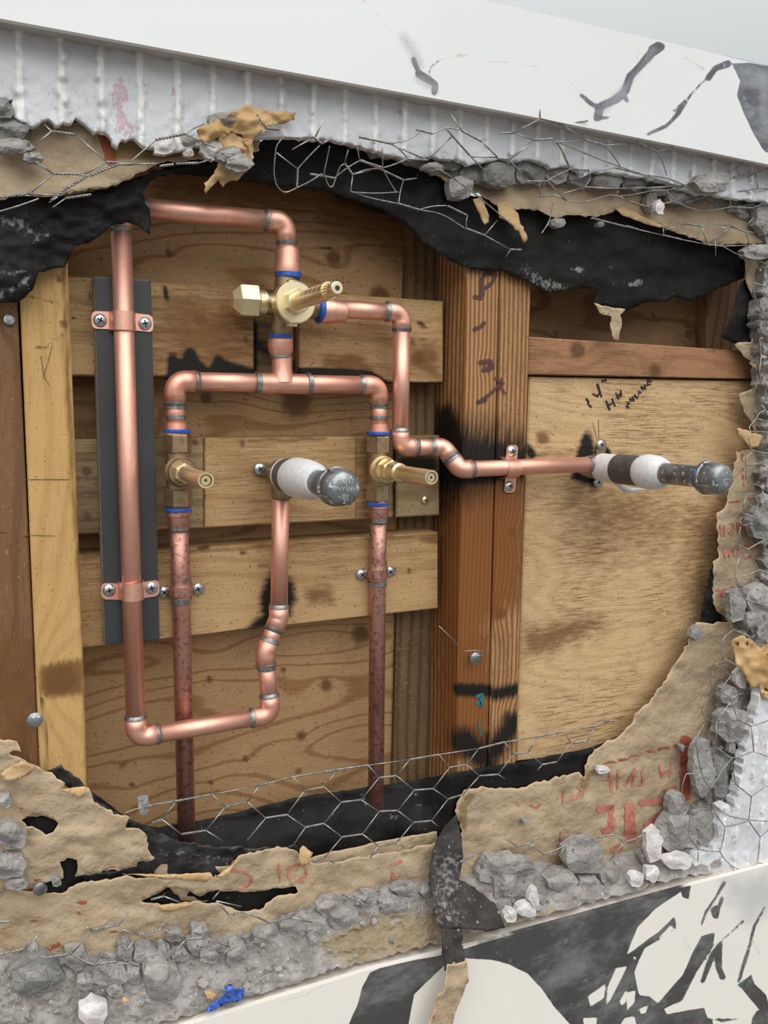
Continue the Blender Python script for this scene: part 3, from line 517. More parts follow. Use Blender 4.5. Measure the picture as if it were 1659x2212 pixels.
lt2 = [([(1300, 1688), (1345, 1680)], 2), ([(1317, 1668), (1322, 1712)], 3), ([(1336, 1662), (1334, 1705)], 3), ([(1350, 1700), (1372, 1662), (1366, 1700)], 3.2), ([(1388, 1664), (1390, 1694), (1372, 1698)], 3), ([(1425, 1652), (1432, 1682)], 3), ([(1450, 1648), (1446, 1680)], 3), ([(1430, 1672), (1450, 1662)], 3), ([(1468, 1650), (1470, 1676)], 2.4),
       ([(1218, 1708), (1216, 1735)], 2.4), ([(1232, 1728), (1248, 1722), (1258, 1708), (1246, 1700)], 3), ([(1145, 1738), (1160, 1745), (1170, 1735)], 3), ([(1118, 1735), (1122, 1742)], 3),
       ([(1288, 1750), (1320, 1745), (1322, 1790), (1300, 1800)], 9), ([(1360, 1735), (1362, 1820)], 14), ([(1380, 1735), (1430, 1730)], 8), ([(1395, 1790), (1430, 1760)], 12), ([(1435, 1710), (1462, 1700)], 6), ([(1212, 1795), (1206, 1860)], 2), ([(1320, 1840), (1345, 1828)], 8)]
kraft([(1492, 1378), (1505, 1345), (1560, 1345), (1620, 1350), (1720, 1400), (1720, 1700), (1560, 1880), (1300, 1960), (1100, 2010), (960, 2000), (975, 1880), (985, 1830), (1000, 1795), (985, 1762), (985, 1735), (1002, 1708), (1040, 1700), (1120, 1705), (1160, 1690), (1250, 1668), (1262, 1680), (1268, 1640), (1290, 1615), (1340, 1590), (1368, 1560), (1372, 1542), (1400, 1518), (1435, 1475), (1450, 1445), (1468, 1420)], W2, 73, 'large crumpled tan paper with red lettering at the lower right', letters=lt2, step=9,
      red=[([(1300, 1652), (1350, 1640), (1400, 1625), (1460, 1612), (1500, 1602), (1570, 1590)], 3.5), ([(1480, 1600), (1480, 1720)], 12)],
      glue=[('p', [(1262, 1670), (1282, 1665), (1270, 1700), (1255, 1730), (1250, 1700)], 10), ('p', [(990, 1740), (1010, 1710), (1035, 1715), (1010, 1740), (1010, 1800), (990, 1790)], 10)])
W3 = wr(-.010, 74, .002)
lt3 = [([(505, 1860), (500, 1880), (530, 1885), (545, 1900), (535, 1915), (510, 1918)], 4), ([(602, 1865), (605, 1905)], 3), ([(625, 1900), (622, 1880), (640, 1868), (658, 1870), (662, 1890), (640, 1905), (660, 1905)], 3.5), ([(845, 1870), (870, 1858)], 4), ([(848, 1885), (850, 1900)], 5)]
kraft([(-40, 1905), (60, 1925), (135, 1930), (165, 1908), (270, 1893), (370, 1900), (455, 1892), (470, 1895), (515, 1850), (540, 1842), (600, 1830), (635, 1835), (648, 1850), (655, 1830), (672, 1838), (668, 1862), (690, 1868), (800, 1848), (870, 1838), (890, 1830), (965, 1818), (985, 1850), (1000, 1960), (960, 2010), (700, 2030), (500, 2080), (200, 2130), (-40, 2140)], W3, 74, 'wide tan paper sheet across the lower left with red specks', letters=lt3, step=9,
      holes=[[(305, 1948), (340, 1930), (372, 1915), (400, 1920), (430, 1935), (470, 1922), (540, 1928), (600, 1918), (640, 1915), (645, 1930), (600, 1935), (560, 1965), (520, 1970), (470, 1950), (420, 1948), (350, 1955)]],
      red=[([(170, 1950), (184, 1950)], 5), ([(168, 1970), (172, 1972)], 4), ([(80, 2048), (100, 2055), (130, 2038)], 5), ([(240, 2015), (262, 2010)], 4), ([(65, 1990), (85, 1990)], 3), ([(0, 2005), (10, 2005)], 3), ([(555, 1885), (560, 1890)], 3)])
sheet('asphalt_paper', [(300, 1945), (400, 1915), (640, 1912), (650, 1945), (560, 1972), (400, 1968)], wr(-.003, 75), .0009, M['felt'], 12, None, seed=75, label='black paper showing through the slit in the lower left tan sheet', cat='paper', group='black asphalt paper')
W4 = wr(-.013, 76, .0022)
kraft([(-40, 1600), (0, 1597), (35, 1603), (45, 1620), (20, 1625), (45, 1640), (75, 1655), (110, 1670), (140, 1692), (135, 1710), (180, 1715), (190, 1700), (205, 1730), (225, 1745), (255, 1760), (280, 1765), (270, 1790), (300, 1790), (315, 1800), (322, 1840), (335, 1855), (318, 1860), (300, 1862), (295, 1872), (200, 1888), (150, 1895), (60, 1915), (-40, 1935)], W4, 76, 'torn tan paper sheet with two burnt holes at the far left', step=8,
      holes=[[(45, 1772), (60, 1765), (90, 1762), (110, 1765), (125, 1778), (115, 1800), (100, 1803), (80, 1790), (60, 1785)], [(130, 1862), (145, 1852), (165, 1858), (168, 1880), (160, 1895), (168, 1915), (150, 1925), (132, 1920), (138, 1890)]],
      red=[([(70, 1903), (120, 1893), (160, 1884)], 2.5), ([(225, 1876), (290, 1866)], 2), ([(45, 1748), (50, 1746)], 4)])
sheet('asphalt_paper', [(30, 1750), (140, 1750), (180, 1850), (180, 1935), (110, 1935), (30, 1810)], wr(-.0055, 77), .0009, M['felt'], 12, None, seed=77, label='black paper seen through the two holes at the far left', cat='paper', group='black asphalt paper')
kraft([(0, 1672), (25, 1655), (45, 1645), (75, 1655), (70, 1668), (45, 1680), (20, 1688)], wr(-.020, 78), 78, 'curled tan paper scrap on top of the far left sheet', mat='kraftp', jg=(1.4, 7), step=7)
kraft([(135, 1707), (165, 1700), (188, 1702), (180, 1722), (160, 1720)], wr(-.019, 79), 79, 'small tan paper curl at the foot of the pale stud', mat='kraftp', jg=(1.4, 7), step=7)
kraft([(648, 1835), (655, 1826), (675, 1842), (668, 1865), (655, 1872), (645, 1860)], wr(-.018, 80), 80, 'folded tan paper corner standing up beside the red print', mat='kraftp', jg=(1, 7), step=7)
kraft([(460, 1900), (520, 1855), (515, 1862), (482, 1900), (465, 1890)], wr(-.017, 81), 81, 'narrow orange paper fold left of the red print', mat='kraftp', jg=(1, 7), step=7)
kraft([(265, 1888), (360, 1890), (455, 1885), (460, 1893), (448, 1905), (400, 1902), (330, 1895)], wr(-.016, 82), 82, 'long orange lip of torn paper below the shiny black patch', mat='kraftp', jg=(1, 8), step=7)
kraft([(340, 1956), (400, 1952), (420, 1955), (380, 1968), (350, 1970)], wr(-.016, 83), 83, 'orange paper lip under the dark slit', mat='kraftp', jg=(1, 8), step=7)
crm = lambda Y0, s: (lambda u, v: Y0 + .005 * fbm(u / 26, v / 20, 0, s, 3))
kraft([(425, 280), (462, 262), (500, 245), (532, 226), (552, 232), (580, 240), (640, 243), (636, 258), (612, 266), (590, 268), (570, 282), (548, 300), (540, 330), (522, 290), (500, 286), (478, 292), (445, 312), (432, 300)], crm(-.040, 84), 84, 'crumpled brown paper flap standing over the torn top edge', mat='krafto', jg=(1.5, 7), step=7)
kraft([(472, 285), (500, 285), (545, 300), (548, 340), (535, 372), (515, 388), (498, 388), (482, 405), (472, 388), (445, 418), (442, 396), (465, 368), (478, 340)], crm(-.034, 85), 85, 'pale tan paper scrap hanging below the crumpled flap', mat='kraftp', jg=(1.8, 7), step=7)
kraft([(1580, 1385), (1600, 1372), (1625, 1385), (1640, 1400), (1660, 1390), (1700, 1400), (1700, 1515), (1650, 1510), (1638, 1480), (1622, 1490), (1612, 1460), (1590, 1430)], crm(-.042, 86), 86, 'crumpled orange paper clump among the rubble at the right', mat='krafto', jg=(1.8, 7), step=7)
# black strip drooping over the ledge, with its tan tail
Yd = lambda u, v: np.interp(v, [1780, 1900, 2000, 2060, 2240], [-.016, -.030, -.062, -.068, -.072]) + .0025 * fbm(u / 30, v / 30, 0, 88)
sheet('asphalt_strip', [(962, 1785), (985, 1760), (996, 1800), (1000, 1850), (992, 1900), (1020, 1915), (1068, 1950), (1080, 1975), (1092, 2005), (1050, 2012), (1000, 2004), (955, 2012), (942, 1990), (935, 1940), (928, 1890), (935, 1840), (950, 1805)], Yd, .001, M['feltd'], 8, (1.3, 8), seed=88, label='dusty black paper strip drooping over the ledge', cat='paper', group='black asphalt paper',
      shapes={'dust': [('p', [(935, 1850), (990, 1840), (990, 1900), (990, 1990), (945, 1985)], 60), ('s', [(960, 1893), (961, 1893)], 4, 3), ('s', [(1013, 1944), (1014, 1945)], 4, 3), ('s', [(965, 1922), (966, 1923)], 3, 3), ('s', [(985, 1985), (950, 1985)], 8, 14)]})
sheet('asphalt_tail', [(953, 2008), (1000, 2008), (998, 2040), (1006, 2070), (1000, 2085), (992, 2090), (980, 2075), (962, 2098), (957, 2060)], lambda u, v: Yd(u, v) - .003, .001, M['feltd'], 7, (1.3, 8), seed=89, label='small black paper tail between the strip and the tan scrap', cat='paper', group='black asphalt paper')
kraft([(966, 2084), (990, 2082), (1010, 2074), (1012, 2120), (995, 2160), (980, 2200), (972, 2240), (915, 2240), (935, 2190), (945, 2150), (960, 2140)], lambda u, v: Yd(u, v) - .004, 90, 'tan paper scrap hanging in front of the lower marble slab', jg=(1.2, 8), step=8, red=[([(945, 2160), (935, 2200)], 3)])
# ------------------------------------------------------------------ marble slabs
bot_line = lin([(-60, 2356), (200, 2277), (540, 2174), (800, 2095), (1059, 2032), (1493, 1912), (1730, 1850)])
under = lambda x: 40 + .184 * x; top_ = lambda x: .2345 * (x - 1030) + (0 if x > 1030 else 0)
tp = [(-60, under(-60)), (300, under(300)), (700, under(700)), (1100, under(1100)), (1500, 322), (1740, 372), (1740, 160), (1030, -3), (-60, -258)]
veins = [('s', [(893, 128), (905, 160), (908, 166)], 4, 7), ('s', [(905, 160), (925, 172), (940, 182), (938, 200)], 8, 8), ('s', [(925, 165), (930, 145), (950, 130)], 1.2, 3), ('s', [(1255, 205), (1275, 222), (1290, 232)], 3, 5), ('s', [(1290, 255), (1297, 230), (1330, 215), (1350, 198)], 7, 8), ('s', [(1350, 198), (1362, 165), (1385, 140), (1412, 108)], 8, 8), ('s', [(1412, 108), (1425, 100)], 11, 5), ('s', [(1345, 200), (1355, 218)], 3, 4), ('s', [(1300, 255), (1315, 255)], 2, 4),
         ('s', [(1400, 290), (1440, 272), (1465, 245), (1480, 220)], 3, 5), ('s', [(1480, 220), (1505, 190), (1530, 165)], 1, 4), ('s', [(1530, 168), (1545, 148), (1572, 138)], 6, 6), ('p', [(1582, 138), (1600, 175), (1592, 205), (1608, 245), (1628, 290), (1650, 325), (1760, 380), (1760, 130)], 6), ('s', [(1455, 240), (1490, 210)], 1, 3)]
hz = [('s', [(870, 80), (890, 110), (905, 140)], 12, 30), ('s', [(905, 170), (940, 195)], 12, 20), ('s', [(1300, 240), (1360, 180), (1410, 110)], 8, 20), ('p', [(1640, 150), (1640, 250), (1760, 300), (1760, 130)], 20)]
gold = [('s', [(775, -10), (830, 50), (865, 85), (900, 92), (960, 115), (1005, 118), (1045, 132), (1110, 135), (1180, 148), (1230, 175), (1255, 200)], 1.6, 5), ('s', [(925, 145), (950, 128), (1005, 120)], 2.5, 8), ('s', [(1380, 105), (1375, 130)], 2, 5), ('s', [(1480, 125), (1520, 150)], 3, 12), ('s', [(645, 20), (640, 120)], 1, 5)]
ts = sheet('marble_slab', tp, -.052, .005, M['marble'], 6, None, seed=101, smooth=False, shapes={'vein': soft8(veins), 'haze': hz, 'gold': gold}, label='white marble slab with grey veins running across the top', cat='slab', group='marble slabs')
body = [(x + 2, y + 0) for x, y in tp]
sheet('slab_edge', tp, -.047, .017, simple('slab underside', (.52, .47, .42), (.45, .40, .36), 60, .8, 0, .3, 150, .001), 40, None, seed=102, smooth=False, parent=ts)
bp = [(x, bot_line(x)) for x in (-60, 200, 540, 800, 1059, 1300, 1493, 1730)] + [(1730, 2400), (-60, 2500)]
dk = [('p', [(949, 2064), (1059, 2033), (1113, 2013), (1276, 1962), (1400, 1930), (1493, 1905), (1488, 1942), (1475, 1939), (1471, 1925), (1413, 1964), (1377, 2004), (1354, 2062), (1421, 2015), (1457, 1979), (1462, 2005), (1440, 2020), (1392, 2048), (1370, 2100), (1381, 2149), (1403, 2152), (1421, 2167), (1475, 2105), (1498, 2055), (1515, 2022), (1546, 2012), (1540, 2045), (1504, 2100), (1475, 2160), (1440, 2190), (1530, 2175), (1545, 2230), (1245, 2230), (1196, 2174), (1168, 2134), (1139, 2102), (1102, 2084), (1059, 2073), (1000, 2070), (960, 2085), (920, 2123), (895, 2149), (880, 2230), (745, 2230), (771, 2170), (782, 2134), (799, 2100), (840, 2084)], 4),
      ('s', [(1518, 2120), (1540, 2060), (1556, 2040)], 5, 4), ('p', [(1591, 2131), (1623, 2105), (1630, 2127), (1655, 2150), (1670, 2200), (1640, 2180), (1612, 2150)], 4), ('p', [(1536, 1970), (1545, 1955), (1556, 1960), (1552, 1985), (1540, 1985)], 4), ('s', [(1565, 1907), (1545, 1940), (1525, 1970), (1515, 1997)], 2, 3), ('s', [(1560, 1940), (1553, 1960)], 2, 3), ('s', [(1605, 1990), (1554, 2037)], 2, 3), ('s', [(1652, 1960), (1630, 2000), (1617, 2050), (1605, 2090), (1596, 2120)], 2.2, 4), ('s', [(1553, 2045), (1552, 2090), (1560, 2110)], 7, 4), ('s', [(1525, 2190), (1560, 2205), (1640, 2185)], 3, 4), ('p', [(1625, 2190), (1660, 2170), (1660, 2230), (1620, 2230)], 4)]
def cut(U, Vv, Fr):   # white shapes enclosed by the dark marbling
    wh = [[(1330, 2091), (1356, 2087), (1341, 2116), (1319, 2160), (1309, 2171), (1312, 2134)], [(1269, 2152), (1309, 2124), (1305, 2156), (1276, 2174)], [(1355, 2145), (1372, 2140), (1370, 2165), (1355, 2182)], [(1338, 2165), (1352, 2140), (1356, 2150), (1345, 2172)], [(1380, 2180), (1400, 2172), (1395, 2188), (1385, 2190)], [(1330, 2230), (1350, 2200), (1370, 2195), (1378, 2230)], [(1260, 2200), (1290, 2198), (1285, 2230), (1265, 2230)],
          [(1518, 2124), (1558, 2116), (1601, 2134), (1638, 2178), (1623, 2200), (1529, 2200), (1515, 2160)], [(1435, 2180), (1465, 2165), (1455, 2180), (1440, 2188)], [(1368, 2068), (1374, 2066), (1372, 2080)], [(1448, 2000), (1456, 2004), (1440, 2022), (1420, 2028)]]
    r = paint(U, Vv, soft8(dk)); 
    for w in wh: r = np.minimum(r, 1 - np.clip(sdp(U, Vv, w) / 5 + .5, -3, 3))
    return r
bs = sheet('marble_slab', bp, -.052, .005, M['marbleb'], 5, None, seed=103, smooth=False, attrs={'vein': cut}, shapes={'haze': [('p', [(1560, 1900), (1760, 1860), (1760, 1960), (1600, 2000)], 90), ('s', [(1600, 1960), (1620, 1990)], 3, 8)], 'gold': [('s', [(600, 2165), (660, 2150), (720, 2115)], 2, 6), ('s', [(540, 2215), (640, 2170)], 1, 3), ('s', [(1475, 2020), (1490, 2050)], 2, 6), ('s', [(1625, 2030), (1640, 2060)], 3, 8)]},
           label='bold black and white marble slab along the bottom edge', cat='slab', group='marble slabs')
bp2 = [(x, y) for x, y in jag(bp[:8], .8, 14, 5, True)] + bp[8:]
sheet('slab_edge', bp2, -.047, .019, M['caulk'], 40, None, seed=104, smooth=False, parent=bs)
# ------------------------------------------------------------------ white combed thinset
def ridged(Y0, seed, per=.0275, h=.0042):
    def f(u, v):
        p = P(u, v, Y0); x = p[..., 0] + .0012 * vn(v / 30, u / 200, 0, seed); ph = (x / per) % 1.0; w = .16 + .10 * vn(np.floor(x / per), v / 24, 0, seed + 1)
        d = np.minimum(ph, 1 - ph); r = 1 - np.clip((d - w * .5) / .05, 0, 1); r = r * (.65 + .5 * vn(np.floor(x / per) * 3, v / 18, 0, seed + 2))
        return Y0 - h * r + .0010 * fbm(u / 40, v / 40, 0, seed + 3) + .0004 * vn(u / 7, v / 7, 0, seed + 4) + (.0015 * np.clip(.25 - ph, 0, 1) * 4 * 0)
    return f
def ridval(Y0, seed, per=.0275):
    def g(U, Vv, Fr):
        x = P(U, Vv, Y0)[..., 0]; ph = (x / per) % 1.0; d = np.minimum(ph, 1 - ph); return 1.0 - d / .12
    return g
th = [(-60, under(-60) - 12), (400, under(400) - 12), (900, under(900) - 12), (1740, under(1740) - 12), (1740, 455), (1660, 436), (1600, 430), (1560, 425), (1500, 418), (1440, 395), (1400, 385), (1350, 378), (1290, 370), (1260, 382), (1235, 358), (1190, 362), (1160, 345), (1130, 345), (1105, 350), (1080, 342), (1060, 348), (1010, 358), (985, 345), (950, 342), (930, 338), (900, 345), (850, 338), (820, 330), (760, 312), (700, 300), (560, 298), (480, 300), (430, 315), (370, 330), (340, 322), (310, 315), (290, 300), (265, 302), (255, 320), (245, 310), (235, 292), (212, 282), (205, 286), (180, 268), (165, 255), (155, 266), (135, 264), (120, 272), (105, 258), (92, 262), (70, 274), (45, 262), (25, 250), (28, 215), (0, 212), (-60, 210)]
sheet('wall_thinset', th, ridged(-.030, 111), .006, M['thinset'], 7, (2.2, 8), seed=111, attrs={'cream': ridval(-.030, 111)}, kind='structure',
      shapes={'pink': [('p', [(225, 165), (285, 160), (290, 300), (240, 300)], 20), ('p', [(300, 170), (330, 180), (320, 215), (300, 210)], 14), ('p', [(360, 175), (395, 190), (385, 220), (360, 215)], 14), ('p', [(435, 185), (460, 195), (450, 215)], 12), ('p', [(0, 140), (200, 160), (190, 240), (0, 230)], 160), ('s', [(278, 262), (284, 285)], 9, 5), ('p', [(1190, 310), (1205, 315), (1198, 350), (1186, 350)], 8)]})
sheet('mortar_bed', [(-60, 150), (1740, 330), (1740, 560), (1660, 530), (1600, 470), (1540, 440), (1480, 425), (1440, 432), (1360, 412), (1300, 405), (1240, 408), (1190, 398), (1130, 402), (1080, 400), (1040, 392), (1000, 388), (955, 372), (920, 360), (860, 345), (800, 325), (700, 300), (600, 290), (540, 292), (500, 310), (420, 320), (380, 325), (300, 300), (200, 270), (140, 280), (70, 290), (60, 325), (0, 322), (-60, 318)], lambda u, v: -.014 + .004 * fbm(u / 30, v / 18, 0, 112) + .0012 * vn(u / 6, v / 6, 0, 3), .012, M['mortar'], 9, (4, 9), seed=112, smooth=False, kind='structure')
bpy.data.objects['mortar_bed'].name = 'wall_mortar_top'
rt = [(1585, 440), (1645, 500), (1660, 560), (1650, 620), (1638, 680), (1645, 760), (1652, 840), (1656, 930), (1650, 985), (1658, 1060), (1630, 1110), (1650, 1170), (1655, 1240), (1615, 1270), (1600, 1330), (1618, 1400), (1600, 1440), (1580, 1500), (1560, 1560), (1530, 1640), (1520, 1720), (1470, 1790), (1400, 1850), (1300, 1890), (1300, 1950), (1480, 1905), (1740, 1850), (1740, 440)]
sheet('wall_mortar_right', rt, lambda u, v: -.018 + .006 * fbm(u / 26, v / 24, 0, 113) + .002 * vn(u / 7, v / 7, 0, 3), .016, M['mortar'], 9, (5, 9), seed=113, smooth=False, kind='structure')
tr = [(1606, 1640), (1620, 1570), (1640, 1520), (1648, 1480), (1740, 1440), (1740, 1880), (1480, 1890), (1470, 1860), (1500, 1850), (1540, 1838), (1552, 1800), (1555, 1745), (1572, 1738), (1582, 1760), (1590, 1720)]
sheet('wall_thinset_right', tr, ridged(-.037, 114, .021, .0035), .012, M['thinset'], 7, (3, 8), seed=114, attrs={'cream': ridval(-.037, 114, .021)}, kind='structure', shapes={'pink': [('s', [(1625, 1560), (1600, 1660), (1575, 1800)], 18, 30), ('s', [(1640, 1580), (1650, 1640)], 14, 20), ('s', [(1560, 1750), (1550, 1830)], 8, 14)]})
vt = lin([(-60, 2068), (100, 2066), (200, 2064), (300, 2052), (400, 2030), (470, 2030), (550, 2008), (640, 1975), (700, 1945), (850, 1915), (1000, 1900), (1160, 1862), (1230, 1880), (1300, 1868), (1380, 1840), (1420, 1820), (1500, 1770), (1560, 1760)])
vb = lambda u: bot_line(u) - 30
def Yl(u, v): t = np.clip((v - vt(u)) / (vb(u) - vt(u)), -.2, 1.2); return -.014 - .026 * t + .0022 * fbm(u / 32, v / 16, 0, 115) + .0008 * vn(u / 6, v / 5, 0, 4)
lg = [(x, vt(x)) for x in range(-60, 1561, 40)] + [(x, vb(x) + 8) for x in range(1560, -61, -60)]
sheet('wall_mortar_ledge', lg, Yl, .03, M['mortar'], 8, (4, 10), seed=115, smooth=False, kind='structure', shapes={'sand': [('p', [(690, 2040), (740, 1990), (830, 1975), (950, 1965), (1010, 1985), (1000, 2050), (800, 2085), (740, 2075)], 60), ('s', [(1010, 2020), (1200, 1965)], 5, 14), ('s', [(740, 2060), (860, 2045)], 10, 20)]})
# ------------------------------------------------------------------ plumbing
PR = .00795; FR = .0089
def run(parent, pts, R=.009, sock=.009, mat='cu', fit='cu_fit', ends=(False, False), rs=None):
    pts = [Vector(p) for p in pts]; cuts = [pts[0]]; n = len(pts)
    for i in range(1, n - 1):
        a = (pts[i - 1] - pts[i]).normalized(); b = (pts[i + 1] - pts[i]).normalized(); ang = a.angle(b); tl = R * 1.0 / math.tan(ang / 2)
        tl = min(tl, R * 1.3); s = sock
        A, Bq = pts[i] + a * tl, pts[i] + b * tl; rad = tl * math.tan(ang / 2); c = pts[i] + (a + b).normalized() * (rad / math.sin(ang / 2))
        arc = [A + a * s]; arc.append(A + a * .0005); 
        va, vb_ = A - c, Bq - c; tot = va.angle(vb_); ax = va.cross(vb_).normalized()
        for k in range(0, 11): arc.append(c + Matrix.Rotation(tot * k / 10, 3, ax) @ va)
        arc.append(Bq + b * .0005); arc.append(Bq + b * s)
        tube('elbow', arc, [FR * 1.02] + [FR] * (len(arc) - 2) + [FR * 1.02], M[fit], parent)
        for e_, q in ((A + a * s, a), (Bq + b * s, b)):
            solder(parent, e_, q)
        cuts += [A + a * s * .3, Bq + b * s * .3]
    cuts.append(pts[-1])
    for i in range(0, len(cuts), 2): tube('pipe', [cuts[i], cuts[i + 1]], PR, M[mat], parent, 28)
def solder(parent, p, q, r=PR):
    lathe('solder_ring', p - q * .0016, q, [(0, r * 1.1), (.0006, FR + .0006), (.0018, FR + .0005), (.0030, r + .0006), (.0040, r + .0001)], M['solder'], parent, 20)
def band(parent, px, py, Y, q, r=PR, L=.004, m='solder'):
    p = V(px, py, Y); lathe('solder_ring', p - Vector(q) * L / 2, q, [(0, r), (.0006, r + .0008), (L - .0006, r + .0008), (L, r)], M[m], parent, 20)
def thing(nm, px, py, Y, label, cat, group=None): return empty(nm, P(px, py, Y), label, cat, group)
X_ = Vector((1, 0, 0)); Z_ = Vector((0, 0, 1)); N_ = Vector((0, -1, 0))
# A: big supply loop
A = thing('copper_pipe_loop', 293, 1590, .005, 'large new copper pipe loop strapped to the grey plate, U-bend at its foot', 'pipe')
ya = .005
run(A, [V(640, 520, ya), V(617, 478, ya), V(259, 446, ya), V(294, 1594, ya), V(588, 1544, ya), V(572, 1408, .009), V(602, 1330, .012), V(607, 1062, .014)][1 - 1:] if False else [V(619, 548, ya), V(617, 479, ya), V(260, 445, ya), V(294, 1593, ya), V(586, 1544, ya), V(572, 1410, .008), V(602, 1335, .011), V(607, 1066, .011)])
band(A, 575, 1442, .007, Z_, PR, .004)
dv = thing('diverter_valve', 613, 660, .006, 'brass cross-shaped diverter valve with long splined stem and hex side cap', 'valve')
yv = .006
lathe('valve_body', V(620, 596, yv), V(607, 724, yv) - V(620, 596, yv), [(0, .0098), (.018, .0100), (.025, .0108), (.036, .0100), (.0515, .0096), (.0525, .0088)], M['bronze'], dv)
lathe('valve_body', V(560, 655, yv), X_, [(0, .0088), (.012, .0095), (.016, .0100), (.048, .0105), (.052, .0098), (.056, .0088)], M['bronze'], dv)
lathe('hub', V(613, 660, yv + .012), N_, [(0, .013), (.006, .016), (.018, .0165), (.024, .015)], M['bronze'], dv)
lathe('thread', V(573, 654, yv), -X_, [(k * .0013 + j, .0102 + (.0006 if (k % 2) else 0)) for k in range(10) for j in (0, .0009)], M['brass'], dv)
lathe('hex_cap', V(556, 652, yv), -X_, [(0, .0135), (.0012, .0145), (.015, .0145), (.0165, .0138), (.0225, .0075), (.0228, .005)], M['brass'], dv, 6, True, math.radians(30))
lathe('tape_band', V(622, 602, yv), Z_, [(0, .0102), (.001, .0112), (.006, .0110), (.0075, .0100)], M['blue'], dv)
lathe('union', V(621, 590, yv), Z_, [(0, .0112), (.003, .0116), (.009, .0108), (.0095, .0106), (.018, .0108), (.020, .0100), (.022, .0086)], M['cu_fit'], dv)
lathe('tape_band', V(606, 724, yv), -Z_, [(0, .0100), (.0006, .0106), (.0024, .0104), (.003, .0096)], M['blue'], dv)
lathe('tape_band', V(684, 668, yv), X_, [(0, .0105), (.001, .0118), (.0045, .0120), (.006, .0105)], M['blue'], dv)
lathe('bonnet', V(613, 662, yv), N_, [(.020, .0175), (.0315, .0175), (.0325, .0165)], M['brass'], dv)
for s in (1, -1): lathe('bonnet_lug', V(613, 662, yv) + N_ * .0215 + Z_ * s * .0145, Z_ * s, [(0, .005), (.0042, .005), (.0046, .0045)], M['brass'], dv, 8)
lathe('hex_collar', V(613, 662, yv), N_, [(.032, .0105), (.0375, .0105), (.0385, .0095)], M['brass'], dv, 6, True)
pr = []; s0 = .038
for k in range(7): pr += [(s0 + k * .0100, .0068), (s0 + k * .0100 + .0095, .0068), (s0 + k * .0100 + .0096, .0064), (s0 + k * .0100 + .0099, .0064)]
st = lathe('stem', V(613, 662, yv), N_, pr + [(.1085, .0066)], M['brass'], dv)
def spline(parent, c, s, L, r, n=16):
    v, f = [], []
    for q, ss in enumerate((s, s + L)):
        for k in range(n * 2):
            a = math.pi * k / n; rr = r * (1 if k % 2 else .86); v.append(tuple(Vector(c) + N_ * ss + X_ * rr * math.cos(a) + Z_ * rr * math.sin(a)))
    m = n * 2; f = [(k, (k + 1) % m, m + (k + 1) % m, m + k) for k in range(m)] + [tuple(range(m, 2 * m))]
    return recalc(mk('spline', v, f, M['brass'], parent))
spline(st, V(613, 662, yv), .106, .009, .0056); lathe('spline_tip', V(613, 662, yv), N_, [(.114, .0052), (.1235, .0049), (.1243, .0040)], M['brass'], st, 20)
lathe('bore', V(613, 662, yv), N_, [(.1238, .0019), (.1246, .0019)], M['slot'], st, 12)
# B: tee manifold
yb = .009
Bm = thing('copper_tee_manifold', 610, 828, yb, 'new copper tee joining the diverter valve to the left and right valves', 'pipe')
run(Bm, [V(381, 932, .012), V(377, 823, yb), V(608, 828, yb)]); run(Bm, [V(608, 828, yb), V(818, 832, yb), V(818, 935, .012)])
lathe('tee', V(556, 827, yb), X_, [(0, FR), (.022, FR), (.046, FR)], M['cu_fit'], Bm)
lathe('tee_branch', V(609, 826, yb), Z_, [(0, FR * 1.25), (.006, FR * 1.12), (.0105, FR), (.022, FR)], M['cu_fit'], Bm)
for px in (556, 666): band(Bm, px, 827 if px < 600 else 829, yb, X_, FR, .005)
lathe('union', V(606, 770, yb), Z_, [(0, .0086), (.002, .0094), (.005, .0108), (.011, .0112), (.0115, .0108), (.018, .0108), (.0185, .0104)], M['cu_fit'], Bm); band(Bm, 607, 771, yb, Z_, FR, .003)
for (px, py) in ((379, 880), (380, 902), (818, 880), (818, 903)): band(Bm, px, py, .011, Z_, PR, .004)
for px in (379, 818): lathe('union', V(px + (2 if px < 400 else 0), 940, .012), Z_, [(0, .0103), (.004, .0104), (.0045, .0096), (.010, .0092), (.0105, .0082)], M['cu_fit'], Bm)
# C: right-hand run
C_ = thing('copper_pipe_run', 868, 820, .006, 'new copper pipe stepping from the diverter valve across the scorched post', 'pipe')
lathe('union', V(689, 670, .006), X_, [(0, .0108), (.002, .0116), (.012, .0112), (.0125, .0106), (.021, .0100), (.024, .0092)], M['cu_fit'], C_)
run(C_, [V(735, 668, .006), V(868, 675, .006), V(865, 966, .004), V(958, 966, .000), V(994, 1014, -.0105), V(1280, 1003, -.0105)], R=.0085, sock=.007)
band(C_, 1272, 1003, -.0105, X_, PR, .005)
